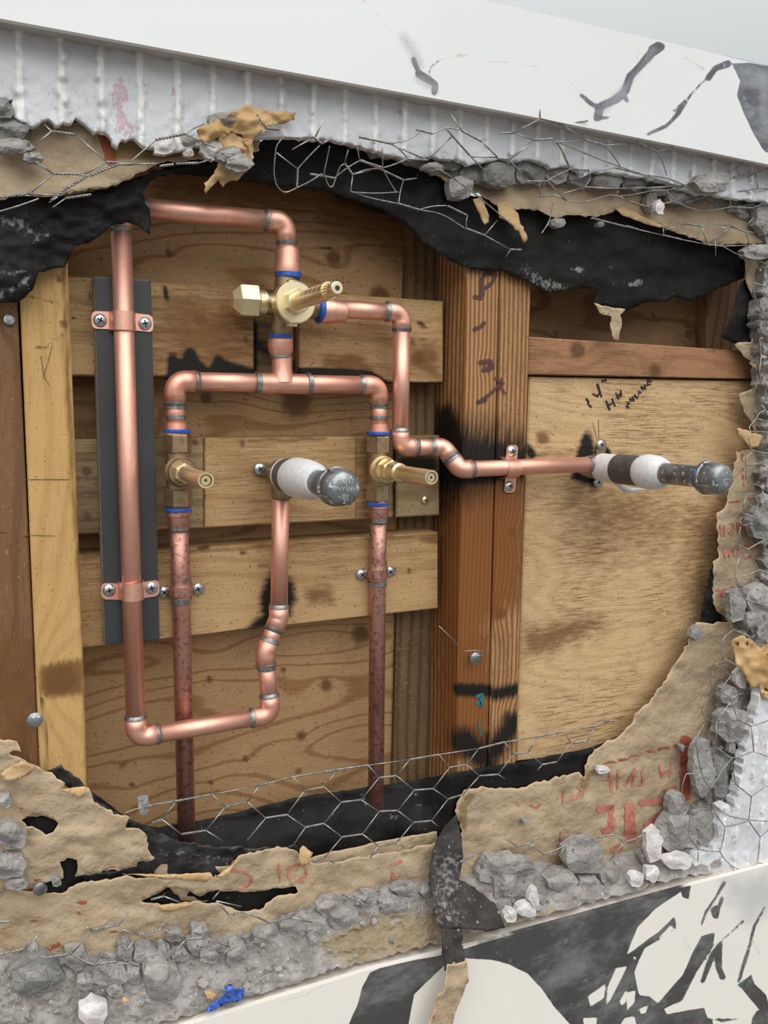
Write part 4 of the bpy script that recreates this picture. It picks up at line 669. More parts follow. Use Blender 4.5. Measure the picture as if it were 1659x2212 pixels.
# valves left and right
def mixvalve(px, py, Y, label, bright, stemlen, hexnut):
    t = thing('shower_valve', px, py, Y, label, 'valve', 'valves between tee and risers')
    c = V(px, py, Y); bz = M['bronze']
    lathe('valve_body', c + Z_ * .030, -Z_, [(0, .0085), (.010, .0098), (.050, .0098), (.060, .0085)], bz, t)
    for s in (1, -1): lathe('hex_nut', c + Z_ * s * .015, Z_ * s, [(0, .0110), (.001, .0120), (.0145, .0120), (.016, .0108)], bz, t, 6, True, math.radians(30))
    for s in (1, -1): lathe('tape_band', c + Z_ * s * .0315, Z_ * s, [(0, .0104), (.0008, .0112), (.0028, .0112), (.0036, .0100)], M['blue'], t)
    lathe('bonnet', c, N_, [(.004, .0112), (.010, .0130), (.0115, .0130), (.0125, .0122), (.0150, .0125), (.0160, .0115), (.020, .0110)], bz if not hexnut else M['brass'], t)
    if hexnut:
        lathe('hex_collar', c, N_, [(.020, .0105), (.031, .0105), (.032, .0095)], M['brass'], t, 6, True); lathe('stem_ring', c, N_, [(.032, .0086), (.0345, .0088), (.046, .0082), (.047, .0072)], M['brass'], t)
    else: lathe('hex_collar', c, N_, [(.020, .0085), (.030, .0085), (.031, .0075)], M['brass'], t, 6, True)
    s = lathe('stem', c, N_, [(.028, .0064), (stemlen - .001, .0064), (stemlen, .0060), (stemlen, .0046), (stemlen - .006, .0046)], M['brass'], t)
    spline(s, c, stemlen - .008, .007, .0038); lathe('bore', c, N_, [(stemlen - .0012, .0011), (stemlen - .0006, .0011)], M['slot'], s, 10)
    lathe('recess', c, N_, [(stemlen - .0078, .0045), (stemlen - .0076, .0045)], M['slot'], s, 20)
    return t
mixvalve(384, 1017, .012, 'left brass valve with tarnished hex body and short hollow stem', False, .103, False)
mixvalve(817, 1013, .012, 'right brass valve with bright hex collar and slim hollow stem', True, .106, True)
def riser(pts, label, cl):
    t = thing('copper_riser', pts[-1][0], pts[-1][1], .02, label, 'pipe', 'tarnished copper risers'); q = [V(*p) for p in pts]
    tube('pipe', q, PR, M['cu_old'], t, 28); a = q[0]
    lathe('union', V(pts[0][0], pts[0][1] - 4, pts[0][2]), -Z_, [(-.003, .0103), (.004, .0106), (.0045, .0094), (.013, .0092), (.015, .0080)], M['cu_old'], t); band(t, pts[0][0] + .5, pts[0][1] + 32, pts[0][2], Z_, PR, .005)
    x, y = cl; lathe('coupling', V(x, y - 20, .020), -Z_, [(0, .0090), (.004, .0092), (.006, .0099), (.008, .0092), (.0095, .0099), (.0115, .0092), (.016, .0090)], M['cu_old'], t)
    for dy in (-22, 24): band(t, x, y + dy, .020, Z_, PR, .005)
riser([(386, 1108, .012), (391, 1275, .020), (404, 1860, .021)], 'dull brown copper riser below the left valve', (391, 1274))
riser([(818, 1092, .012), (816, 1237, .020), (811, 1800, .021)], 'dull brown copper riser below the right valve', (816, 1237))
# stub-outs
def cap_end(t, c, s0, letters):
    cp = lathe('pipe_cap', c, N_, [(s0, .0135), (s0 + .001, .0150), (s0 + .0045, .0152), (s0 + .0055, .0140), (s0 + .015, .0137), (s0 + .020, .0126), (s0 + .0222, .0108), (s0 + .0232, .0080), (s0 + .0237, .004), (s0 + .0238, .0005)], M['galv'], t, 32)
    for k in range(4):
        a = math.pi / 2 * k + .5; d = X_ * math.cos(a) + Z_ * math.sin(a); lathe('cap_rib', c + N_ * (s0 + .004) + d * .0137, N_, [(0, .0014), (.011, .0014), (.013, .0006)], M['galv'], cp, 8)
    for i, (txt, dz, sz, rz) in enumerate(letters):
        cu = bpy.data.curves.new('t', 'FONT'); cu.body = txt; cu.size = sz; cu.extrude = .00035; cu.align_x = 'CENTER'; cu.resolution_u = 2
        o = bpy.data.objects.new('t', cu); COL.objects.link(o); bpy.context.view_layer.update(); me = bpy.data.meshes.new_from_object(o.evaluated_get(bpy.context.evaluated_depsgraph_get())); bpy.data.objects.remove(o)
        vs = np.array([tuple(v.co) for v in me.vertices]); fs = [tuple(p.vertices) for p in me.polygons]; bpy.data.meshes.remove(me)
        vs[:, 1] -= sz * .35; x, y = vs[:, 0].copy(), vs[:, 1].copy() + dz; co, si = math.cos(rz), math.sin(rz); x, y = x * co - y * si, x * si + y * co
        rr = np.hypot(x, y); dep = np.interp(rr, [0, .004, .008, .0108, .0126], [.0237, .0236, .0231, .0221, .0199])
        w = np.stack([x, np.zeros_like(x), y], 1) + np.array(c) + np.array(N_)[None] * (s0 + dep + vs[:, 2])[:, None]
        mk('raised_lettering', w, fs, M['galvl'], cp)
M['galvl'] = simple('worn bright lettering', (.62, .64, .65), rough=.35, metal=.6)
def stub(px, py, Y, label, L, ear, blue, kt, dt):
    t = thing('stub_out', px, py, Y, label, 'pipe', 'capped galvanised stub-outs'); c = V(px, py, Y)
    lathe('elbow_body', c + N_ * -.008, N_, [(0, .009), (.003, .0125), (.014, .0130), (.018, .0125)], M['bronze'], t)
    if ear == 'h': lathe('elbow_leg', c, -Z_, [(-.006, .0105), (.012, .0105), (.020, .0098), (.0215, .0090)], M['bronze'], t)
    else: lathe('elbow_leg', c, -X_, [(-.006, .0105), (.010, .0105), (.014, .0095), (.016, .0088)], M['bronze'], t)
    lathe('nipple', c, N_, [(.004, .0098), (L, .0098)], M['galv'], t, 28)
    W = lambda q: q * kt
    d1 = dt[1] - .002
    lathe('seal_tape', c, N_, [(.009, .0120), (.011, .0146), (dt[0], .0144), (d1, .0138), (d1 + .004, .0160), (d1 + .010, .0170), (d1 + W(.018), .0168), (d1 + W(.026), .0158), (d1 + W(.033), .0134), (d1 + W(.036), .0116), (d1 + W(.0361), .0098)], M['tapew'], t, 32)
    lathe('dark_tape', c, N_, [(dt[0], .0140), (dt[0] + .001, .0151), (dt[1] - .001, .0150), (dt[1], .0138)], M['taped'], t, 32)
    if blue: lathe('tape_band', c, N_, [(L - .0065, .0100), (L - .0055, .0112), (L - .002, .0112), (L - .001, .0100)], M['blue'], t)
    return t, c
M['galv'].name = 'galvanised steel'
t, c = stub(609, 1024, .010, 'short capped stub-out pipe wrapped in white tape, above the offset copper bend', .128, 'h', False, 1.7, (.016, .033))
cap_end(t, c, .126, [('1/2', .0048, .0052, math.pi * 0 + math.radians(185)), ('THAILAND', .0012, .0032, math.radians(185)), ('SB', -.0040, .0048, math.radians(185))][0:0] or [('1/2', -.0062, .0056, math.radians(176)), ('THAILAND', .0000, .0044, math.radians(176)), ('SB', .0064, .0058, math.radians(176))])
t, c = stub(1286, 1008, -.002, 'long capped stub-out pipe with a blue ring, over the plywood panel', .150, 'v', True, .9, (.036, .070))
cap_end(t, c, .149, [('1/2', -.0048, .0044, math.radians(195)), ('THAI', .0002, .0034, math.radians(195)), ('SB', .0050, .0044, math.radians(195))])
# loose curl of tape on the right stub
Tp = [V(1326, 1040, -.03), V(1344, 1057, -.034), V(1364, 1062, -.04), V(1392, 1058, -.042)]
v, f = [], []
for i, p in enumerate(Tp): w = (.006, .0055, .004, .001)[i]; v += [tuple(p + Z_ * w), tuple(p - Z_ * w * .3), tuple(p + Z_ * w + N_ * .0008), tuple(p - Z_ * w * .3 + N_ * .0008)]
for i in range(3):
    a = i * 4; f += [(a, a + 1, a + 5, a + 4), (a + 2, a + 6, a + 7, a + 3), (a, a + 4, a + 6, a + 2), (a + 1, a + 3, a + 7, a + 5)]
mk('loose_tape', v, f, M['tapew'], t, True)
# ------------------------------------------------------------------ straps and screws
def screw(px, py, Y, parent=None, r=.0052, seed=0, m='zinc', label=None):
    c = V(px, py, Y)
    s = lathe('screw' if parent is not None else 'screw', c, N_, [(0, r * .98), (.0006, r), (.0016, r * .86), (.0024, r * .5), (.0026, .0003)], M[m], parent, 20, **({} if parent is not None else dict(label=label, cat='screw')))
    a = .4 + seed * .9
    for k in (0, 1):
        d = X_ * math.cos(a + k * math.pi / 2) + Z_ * math.sin(a + k * math.pi / 2); e2 = d.cross(N_); v = []
        for (i, j, h) in ((-1, -1, 0), (1, -1, 0), (1, 1, 0), (-1, 1, 0), (-1, -1, 1), (1, -1, 1), (1, 1, 1), (-1, 1, 1)): v.append(tuple(c + d * i * r * .5 + e2 * j * r * .11 + N_ * (.0012 + h * .00155)))
        mk('cross_slot', v, [(0, 1, 2, 3), (4, 5, 6, 7), (0, 1, 5, 4), (1, 2, 6, 5), (2, 3, 7, 6), (3, 0, 4, 7)], M['slot'], s)
    return s
def strap(px, py, Yp, Ysurf, ax, s1, s2, label, m='cu_fit', w=.0075, r=PR, sq=False, plate=True):
    """two-hole strap: a band hugging the pipe with a flat ear either side; ax = pipe direction."""
    t = thing('pipe_strap', px, py, Yp, label, 'strap', 'two-hole pipe straps'); c = V(px, py, Yp); ax = Vector(ax); sd_ = ax.cross(N_).normalized()
    R_ = r + .0012; pts = []; dpt = Ysurf - Yp
    pts += [(R_ + .0016, -dpt + .0002)] 
    for k in range(13): a = math.pi * k / 12; pts.append((R_ * math.cos(a) if 0 < k < 12 else R_ * (1 if k == 0 else -1), R_ * math.sin(a)))
    pts += [(-R_ - .0016, -dpt + .0002)]
    v, f = [], []
    for (x, h) in pts:
        l = math.hypot(x, h); xi, hi = x * (1 - .001 / max(l, .001)), h * (1 - .001 / max(l, .001))
        for (xx, hh) in ((x, h), (xi, hi)):
            for s in (-1, 1): v.append(tuple(c + sd_ * xx + N_ * hh + ax * s * w))
    n = len(pts)
    for i in range(n - 1):
        a = i * 4; b = a + 4; f += [(a, a + 1, b + 1, b), (a + 2, b + 2, b + 3, a + 3), (a, b, b + 2, a + 2), (a + 1, a + 3, b + 3, b + 1)]
    o = mk('band', v, f, M[m], t, False); recalc(o)
    try: o.data.polygons.foreach_set('use_smooth', np.ones(len(f), bool)); o.data.set_sharp_from_angle(angle=math.radians(40))
    except Exception: pass
    for (sxp, syp) in (s1, s2):
        q = V(sxp, syp, Ysurf); d = (q - V(px, py, Ysurf)); sg = 1 if d.dot(sd_) > 0 else -1; far = d.dot(sd_) * sg + .0065; dz = d.dot(ax)
        ol = []
        ww = w * .92
        if sq: ol = [(R_, -ww), (far, -ww), (far, ww), (R_, ww)]
        else:
            ol = [(R_, -ww), (far - .003, -ww), (far - .0008, -ww + .0015), (far, -ww + .004), (far, ww - .004), (far - .0008, ww - .0015), (far - .003, ww), (R_, ww)]
        v = []; sh = lambda x: dz * (x - R_) / max(far - R_, 1e-4)
        for h in (.0012, .0002):
            for (x, y) in ol: v.append(tuple(V(px, py, Ysurf) + sd_ * sg * x + ax * (y + sh(x)) + N_ * h))
        k = len(ol); f = [tuple(range(k)), tuple(range(k, 2 * k))[::-1]] + [(i, (i + 1) % k, k + (i + 1) % k, k + i) for i in range(k)]
        ear = recalc(mk('ear', v, f, M[m], t))
        screw(sxp, syp, Ysurf - .0013, ear, .0053, seed=int(sxp) % 7)
        # keep screws as children of the ear (thing > ear > screw); slots hang one level too deep, so flatten
        for ch in list(ear.children):
            w0 = np.array(LOC[ch.name]); ch.parent = t; ch.location = Vector(w0 - LOC[t.name])
    return t
pl = empty('grey_plate', P(275, 1390, .014), 'dark grey laminated strip board standing behind the big copper pipe', 'board')
board('laminate', [(204, 597), (326, 605), (345, 1383), (227, 1393)], .0130, .0012, M['plate'], pl, axis='z', rim=.0003, step=40)
board('core', [(203, 597), (326, 605), (345, 1383), (226, 1393)], .0142, .0158, M['plate_edge'], pl, axis='z', rim=.0001, step=40)
strap(267, 694, .005, .013, Z_, (216, 692), (313, 699), 'shiny copper strap at the upper end of the grey plate')
strap(286, 1276, .005, .013, Z_, (236, 1275), (327, 1270), 'shiny copper strap at the lower end of the grey plate')
strap(391, 1275, .020, .028, Z_, (354, 1279), (427, 1272), 'dark old strap holding the left riser to the bottom board', 'cu_old', .004, .0092, True)
strap(816, 1237, .020, .028, Z_, (781, 1241), (842, 1235), 'dark old strap holding the right riser to the bottom board', 'cu_old', .004, .0092, True)
strap(1103, 1012, -.0105, .0, X_, (1106, 975), (1100, 1050), 'copper strap fixing the horizontal pipe to the scorched post', 'cu_fit', .0072)
def flange(t, c, a, b, Y, w, seed):
    pa, pb = V(*a, Y), V(*b, Y); d = (pb - pa).normalized(); e2 = d.cross(N_)
    v = []
    for h in (.0022, 0):
        for (p, q) in ((pa, -1), (pa, 1)): v.append(tuple(p + e2 * q * w + N_ * h))
        for k in range(7): an = -math.pi / 2 + math.pi * k / 6; v.append(tuple(pb + e2 * (-math.sin(an)) * w * .95 + d * math.cos(an) * w * .95 + N_ * h))
    k = 9; f = [tuple(range(k)), tuple(range(k, 2 * k))[::-1]] + [(i, (i + 1) % k, k + (i + 1) % k, k + i) for i in range(k)]
    recalc(mk('drop_ear', v, f, M['bronze'], t)); screw(b[0], b[1], Y - .0023, t, .0054, seed)
st_l = [o for o in bpy.data.objects if o.name.startswith('stub_out')]
flange(st_l[0], None, (600, 1016), (561, 1013), .026, .0058, 2)
flange(st_l[1], None, (1291, 1000), (1298, 961), .0135, .0062, 1); flange(st_l[1], None, (1289, 1015), (1291, 1041), .0135, .0062, 4)
screw(918, 1080, .0292, None, .0042, 3, 'brass', label='small brass screw in the short middle board beside the post')
def nail(px, py, Y, r, label, L=.006):
    t = empty('nail', P(px, py, Y), label, 'nail'); c = V(px, py, Y)
    lathe('head', c, N_, [(L, r * .95), (L + .0006, r), (L + .0016, r * .8), (L + .002, .0005)], M['galv'], t, 16); lathe('shank', c, N_, [(-.004, .0014), (L, .0014)], M['galv'], t, 8)
nail(74, 1544, .0, .0060, 'galvanised nail standing out between the two left studs', .012)
nail(20, 692, .002, .0042, 'rusty nail head in the far left stud', .002)
nail(1016, 1416, .0, .0062, 'bent galvanised nail in the reddish part of the scorched post', .010)
nail(86, 1917, -.012, .0055, 'grey nail head stuck on the lower left tan paper', .002)
# ------------------------------------------------------------------ broken mortar: big lumps one by one
def lump(x0, y0, x1, y1, Y, label, seed, mat='rock', name='mortar_chunk', group='grey mortar lumps', pts=None, cat='rubble', flat=False):
    r = random.Random(seed); cx, cy, a, b = (x0 + x1) / 2, (y0 + y1) / 2, (x1 - x0) / 2, (y1 - y0) / 2
    if pts is None:
        n = r.randint(7, 9); pts = []
        for i in range(n):
            t = 2 * math.pi * (i + r.uniform(-.3, .3)) / n; k = r.uniform(.92, 1.12); ct, st_ = math.cos(t), math.sin(t)
            sq = (abs(ct) ** 3 + abs(st_) ** 3) ** (-1 / 3) * .93; pts.append((cx + a * ct * sq * k, cy + b * st_ * sq * k))
    m = min(x1 - x0, y1 - y0); h = (.16 if flat else .30) * m / 2500
    pls = [(r.uniform(.75, 1.0), 0.0, 0.0)] if not flat else [(1.0, 0, 0)]
    k0 = r.uniform(0, 6.28)
    for i in range(7):
        t = k0 + 2 * math.pi * i / 7 + r.uniform(-.35, .35); g = r.uniform(.7, 2.2) * (1.4 if flat else 1); pls.append((r.uniform(.95, 1.5) * (1.3 if flat else 1), g * math.cos(t), g * math.sin(t)))
    tx, ty = r.uniform(-.35, .35), r.uniform(-.3, .3)
    def Yf(u, v):
        x, y = (u - cx) / max(a, 1), (v - cy) / max(b, 1); hh = np.full(np.shape(x), 9.0)
        for (c0, gx, gy) in pls: hh = np.minimum(hh, c0 - gx * x - gy * y + .0)
        hh = np.maximum(hh + tx * x * .4 + ty * y * .4, .05)
        return Y - h * hh + h * .07 * fbm(u / (m * .12), v / (m * .12), 0, seed, 2)
    return sheet(name, pts, Yf, .004 + h * .8, M[mat], max(4.5, m / 12), (m * .02 + .8, max(6, m / 6)), seed=seed, smooth=False, label=label, cat=cat, group=group)
big = [  # x0,y0,x1,y1,Y,mat,label
 (22, 2066, 141, 2160, -.024, 'rockd', 'large dark mortar boulder at the left end of the ledge'),
 (307, 2071, 390, 2172, -.032, 'rock', 'tall flat mortar slab lying on the ledge left of the blue tape'),
 (490, 2033, 537, 2094, -.028, 'rock', 'pale smooth standing mortar piece right of the tall slab'),
 (401, 2020, 460, 2068, -.022, 'rock', 'blocky mortar chunk under the twisted wire at lower left'), (412, 1996, 452, 2028, -.020, 'rock', 'mortar chunk on top of the blocky one at lower left'),
 (357, 2006, 397, 2036, -.020, 'rock', 'upright mortar chunk where the wire crosses, lower left'), (340, 2036, 370, 2082, -.022, 'rock', 'narrow dark-edged mortar chunk above the tall flat slab'),
 (368, 2050, 410, 2078, -.024, 'rock', 'low mortar chunk right above the tall flat slab'), (253, 2028, 290, 2080, -.020, 'rock', 'pointed mortar shard leaning under the wire at lower left'),
 (137, 2046, 193, 2100, -.022, 'rock', 'pointed mortar chunk right of the large dark boulder'), (200, 2084, 276, 2132, -.028, 'rock', 'wide sloping mortar lump left of the tall flat slab'),
 (270, 2086, 306, 2128, -.026, 'rock', 'square mortar lump touching the tall flat slab'), (288, 2040, 342, 2086, -.020, 'rock', 'rough mortar lump behind the tall flat slab'), (165, 2108, 204, 2142, -.028, 'rock', 'small mortar block right of the boulder'),
 (165, 2158, 236, 2225, -.038, 'wbit', 'whitish thinset lump at the bottom edge of the photo'), (230, 2128, 268, 2155, -.032, 'rock', 'low crumbly mortar lump above the whitish one'),
 (430, 2050, 478, 2082, -.028, 'rock', 'cracked mortar lump left of the pale standing piece'), (450, 2032, 492, 2060, -.023, 'rock', 'wedge of mortar beside the pale standing piece'),
 (60, 2040, 84, 2062, -.018, 'rock', 'little upright mortar tooth above the boulder'), (544, 2006, 602, 2040, -.022, 'rock', 'grey mortar lump below the torn tan corner'),
 (601, 1984, 670, 2022, -.022, 'rock', 'rounded mortar lump left of the crossed wires'), (662, 1998, 702, 2030, -.026, 'rock', 'mortar lump in front of the rounded one'),
 (681, 1938, 745, 1986, -.020, 'rock', 'angular mortar chunk beneath the crossed wires'), (714, 1958, 778, 2014, -.027, 'rock', 'large split mortar chunk in the middle of the ledge'),
 (770, 1925, 815, 1965, -.020, 'rock', 'mortar chunk between the crossed wires and the black strip'), (847, 1906, 908, 1938, -.020, 'rock', 'block of mortar against the tan paper, mid ledge'),
 (818, 1934, 895, 1982, -.024, 'rock', 'wide mortar chunk left of the black strip'), (908, 1912, 935, 1940, -.020, 'rock', 'square mortar block touching the black strip'),
 (668, 2020, 692, 2044, -.034, 'rock', 'small pale stone left of the sawdust'),
 (1026, 1846, 1166, 1916, -.022, 'rock', 'long pale mortar lump right of the black strip'), (1062, 1880, 1120, 1945, -.026, 'rock', 'crumbly mortar under the long pale lump'),
 (1222, 1812, 1311, 1892, -.030, 'rock', 'big square mortar block on the ledge under red lettering'), (1178, 1876, 1250, 1934, -.030, 'rock', 'rough mortar block left of the square one'),
 (1296, 1880, 1340, 1914, -.032, 'rock', 'small angular mortar block right of the square one'), (1250, 1892, 1298, 1920, -.030, 'rock', 'low mortar lump in front of the square block'),
 (1393, 1786, 1434, 1866, -.038, 'wbit', 'thin pale mortar sliver standing upright'), (1424, 1757, 1507, 1842, -.030, 'rock', 'large faceted mortar rock at lower right'),
 (1440, 1711, 1489, 1772, -.024, 'rock', 'mortar rock on top of the large faceted one'), (1494, 1745, 1552, 1832, -.028, 'rock', 'rounded mortar rock beside the white combed thinset'),
 (1496, 1596, 1546, 1724, -.030, 'rock', 'tall upright mortar slab wrapped by the wire'), (1540, 1628, 1572, 1728, -.026, 'rockd', 'second tall mortar piece behind the upright slab'),
 (1550, 1528, 1624, 1606, -.030, 'rock', 'big wedge of mortar hanging in the netting at right'), (1556, 1478, 1596, 1524, -.026, 'rock', 'greenish mortar stone in the netting above the wedge'),
 (1574, 1268, 1610, 1350, -.028, 'rock', 'tall pitted mortar piece under red lettering at right'), (1612, 1258, 1672, 1332, -.028, 'rock', 'large mortar mass at the right edge'),
 (1612, 1320, 1648, 1358, -.032, 'rock', 'rounded stone below the mass at the right edge'), (1618, 1095, 1672, 1166, -.028, 'rockd', 'diamond-shaped dark mortar rock at the right edge'),
 (1642, 1066, 1668, 1098, -.028, 'rock', 'small broken stone above the diamond rock'), (1575, 1600, 1592, 1630, -.028, 'rock', 'small drip of mortar below the wedge'), (1380, 1830, 1424, 1872, -.028, 'rock', 'dark crumbly mortar left of the faceted rock'),
 (1500, 371, 1582, 416, -.044, 'rock', 'smooth angular mortar piece on the thinset at upper right'), (1044, 346, 1116, 406, -.026, 'rockd', 'round mortar lump under the netting, top centre'),
 (964, 376, 1030, 432, -.022, 'rock', 'loose mortar block resting on the black paper edge, top centre'), (912, 348, 956, 371, -.030, 'rock', 'small mortar crumb caught in the wire, top centre'),
 (935, 340, 1004, 368, -.018, 'rockd', 'dark flat mortar lump under the thinset, top centre'), (990, 360, 1048, 400, -.020, 'rockd', 'cracked mortar lump left of the round one, top centre'),
 (1112, 345, 1180, 398, -.022, 'rockd', 'mortar lump right of the round one'), (1178, 352, 1230, 398, -.022, 'rock', 'mortar lump with pink streak behind the netting'),
 (1228, 366, 1284, 402, -.022, 'rockd', 'rough mortar lump at the upper middle right'), (1280, 366, 1348, 408, -.024, 'rock', 'wide mortar lump under twisted wires at upper right'), (1342, 376, 1400, 412, -.022, 'rockd', 'jagged dark mortar lump at upper right'),
 (1400, 400, 1446, 424, -.022, 'rockd', 'thin mortar lump beside a dangling white scrap'), (1443, 405, 1508, 442, -.024, 'rockd', 'low mortar lump left of the smooth angular piece'), (1395, 415, 1424, 462, -.022, 'rock', 'grey flake dangling beside a white scrap'),
 (1632, 438, 1680, 508, -.024, 'rock', 'mortar lump in the upper right corner'), (1604, 526, 1672, 562, -.026, 'rock', 'pale crumbly lump under the wire, right corner'), (1190, 470, 1222, 492, -.020, 'rock', 'small crumb on the torn paper lip at top right'),
 (-20, 208, 30, 256, -.034, 'rockd', 'dark mortar patch at the far upper left'), (-20, 250, 72, 304, -.030, 'rockd', 'large cracked mortar lump at the far upper left'), (-20, 298, 77, 332, -.034, 'rock', 'flat layered mortar slab at the far upper left'),
 (48, 326, 92, 353, -.036, 'rock', 'small mortar block at the tip of the layered slab'), (468, 315, 526, 352, -.046, 'rock', 'mortar lump stuck to the hanging tan scrap'), (486, 330, 548, 372, -.048, 'rock', 'lower mortar lump on the hanging tan scrap'),
 (430, 300, 480, 345, -.034, 'wbit', 'white flaky lump behind the crumpled paper'), (330, 300, 382, 334, -.032, 'wbit', 'white angular flake at the upper left lip'), (372, 290, 432, 318, -.030, 'rock', 'dark-bottomed mortar lump at the upper left lip'), (395, 318, 420, 338, -.030, 'wbit', 'tiny pink and white crumb at the upper left lip'),
 (445, 240, 545, 280, -.036, 'rock', 'pale mortar smear behind the crumpled brown paper'),
 (-20, 1776, 60, 1834, -.022, 'rock', 'whitish flaky mortar scab at the far left'), (-20, 1842, 58, 1902, -.022, 'rock', 'second whitish mortar scab at the far left'), (-10, 1716, 28, 1746, -.022, 'rock', 'small whitish mortar scab at the far left'),
 (10, 1899, 62, 1924, -.022, 'rock', 'flat whitish mortar crumb above the grey nail head'), (298, 1722, 324, 1762, -.014, 'rock', 'pale mortar blob stuck on the netting wire'), (110, 1896, 134, 1916, -.022, 'rock', 'small pale lump beside the lower burnt hole'),
 (1112, 1948, 1162, 1982, -.046, 'wbit', 'white thinset tooth at the tile edge'), (1142, 1914, 1166, 1960, -.048, 'wbit', 'pointed white thinset tooth at the tile edge'), (1360, 1884, 1392, 1918, -.046, 'wbit', 'white thinset stub on the ledge at right'),
 (1394, 1870, 1424, 1908, -.044, 'wbit', 'pink-tinged thinset stub on the ledge at right'), (1430, 1842, 1500, 1880, -.042, 'wbit', 'white thinset ridge ending at the ledge'), (1088, 1962, 1118, 1994, -.046, 'wbit', 'low crumbly thinset at the tile edge'),
 (1416, 430, 1436, 464, -.036, 'wbit', 'white scrap dangling below the netting at upper right'), (1290, 478, 1306, 490, -.020, 'rock', 'tiny crumb hanging on the paper lip'), (1284, 1566, 1290, 1572, -.02, 'rock', 'tiny crumb'),
 (1290, 1655, 1318, 1672, -.016, 'wbit', 'white pebble on the red printed line'), (1468, 1608, 1480, 1624, -.016, 'rock', 'little grey pebble on the red printed line'), (1130, 1770, 1142, 1782, -.014, 'rock', 'little grey pebble on the large tan paper'),
 (1492, 1352, 1520, 1384, -.018, 'rock', 'whitish crumb on the black paper edge at lower right'), (1588, 1440, 1616, 1490, -.028, 'wbit', 'smooth white flake under the orange paper clump')]
for i, (x0, y0, x1, y1, Y, m, lb) in enumerate(big):
    if lb == 'tiny crumb': continue
    lump(x0, y0, x1, y1, Y, lb, 300 + i, m, flat=(m == 'wbit'), name='thinset_lump' if m == 'wbit' else 'mortar_chunk', group='white thinset lumps' if m == 'wbit' else 'grey mortar lumps')
# small rubble: one of each kind, then copies
def rockmesh(seed, m):
    r = random.Random(seed); bm = bmesh.new()
    for _ in range(15):
        v = Vector((r.gauss(0, 1), r.gauss(0, 1), r.gauss(0, 1))).normalized(); bm.verts.new((v.x * r.uniform(.75, 1), v.y * r.uniform(.45, .8), v.z * r.uniform(.6, .95)))
    bmesh.ops.convex_hull(bm, input=bm.verts); bmesh.ops.delete(bm, geom=[v for v in bm.verts if not v.link_faces], context='VERTS')
    me = bpy.data.meshes.new('mortar_chunk'); bm.to_mesh(me); bm.free(); me.materials.append(m)
    return me
BIG = [((b[0] + b[2]) / 2, (b[1] + b[3]) / 2, b[6]) for b in big if b[6] != 'tiny crumb']; USED = set()
protos = [rockmesh(500 + i, M['rock'] if i % 3 else M['rockd']) for i in range(9)]
rr = random.Random(7)
def scatter(n, region, Yf, smin, smax, label, group, seed):
    r = random.Random(seed); us = [p[0] for p in region]; vs = [p[1] for p in region]; k = 0; tries = 0
    while k < n and tries < n * 60:
        tries += 1; u, v = r.uniform(min(us), max(us)), r.uniform(min(vs), max(vs))
        if not inside(np.array([u]), np.array([v]), region)[0]: continue
        s = smin + (smax - smin) * r.random() ** 2.2; y = float(Yf(np.array([u]), np.array([v]))[0])
        o = bpy.data.objects.new('mortar_chunk', r.choice(protos)); q = s / 2 / 2500 * .95
        o.location = P(u, v, y - q * .25); o.scale = (q, q * .9, q); o.rotation_euler = (r.uniform(0, 6.28), r.uniform(-.5, .5), r.uniform(0, 6.28)); COL.objects.link(o)
        tone = 'dark' if 'dark' in o.data.materials[0].name else 'pale'; size = 'tiny' if s < 13 else 'small' if s < 20 else 'fist-like'
        size = size.replace('fist-like', 'chunky'); lb = label
        for (bx, by, bl_) in sorted(BIG, key=lambda q: math.hypot(q[0] - u, q[1] - v))[:7]:
            dr = ('left of' if u < bx else 'right of') if abs(u - bx) > abs(v - by) else ('above' if v < by else 'below')
            for form in (f'{size} {tone} crumb {dr} the {bl_}', f'loose {size} {tone} crumb {dr} the {bl_}', f'{size} {tone} angular crumb {dr} the {bl_}'):
                if form not in USED and len(form.split()) <= 16: lb = form; break
            if lb != label: break
        USED.add(lb); props(o, lb, 'rubble', group); k += 1
ledge_r = [(x, vt(x) + 2) for x in range(-10, 1561, 60)] + [(x, vb(x) - 2) for x in range(1560, -11, -60)]
scatter(115, ledge_r, Yl, 9, 34, 'small loose grey mortar crumb scattered along the bottom ledge', 'small rubble on the ledge', 1)
scatter(60, [(1640, 560), (1665, 560), (1670, 1000), (1662, 1250), (1640, 1250), (1648, 900), (1640, 760), (1632, 690)], lambda u, v: -.021 + 0 * u, 12, 40, 'small grey mortar crumb in the rubble strip along the right edge', 'small rubble down the right edge', 2)
scatter(34, [(1600, 1350), (1665, 1350), (1665, 1420), (1610, 1440), (1590, 1520), (1560, 1640), (1530, 1740), (1490, 1800), (1440, 1850), (1380, 1870), (1480, 1730), (1530, 1620), (1570, 1500)], lambda u, v: -.022 + 0 * u, 12, 36, 'small grey mortar crumb among the lumps at lower right', 'small rubble at lower right', 3)
scatter(40, [(860, 348), (1000, 362), (1200, 365), (1400, 385), (1560, 418), (1640, 440), (1630, 470), (1440, 430), (1200, 398), (1050, 398), (900, 362)], lambda u, v: -.019 + 0 * u, 9, 26, 'small grey mortar crumb under the thinset along the top', 'small rubble along the top', 4)
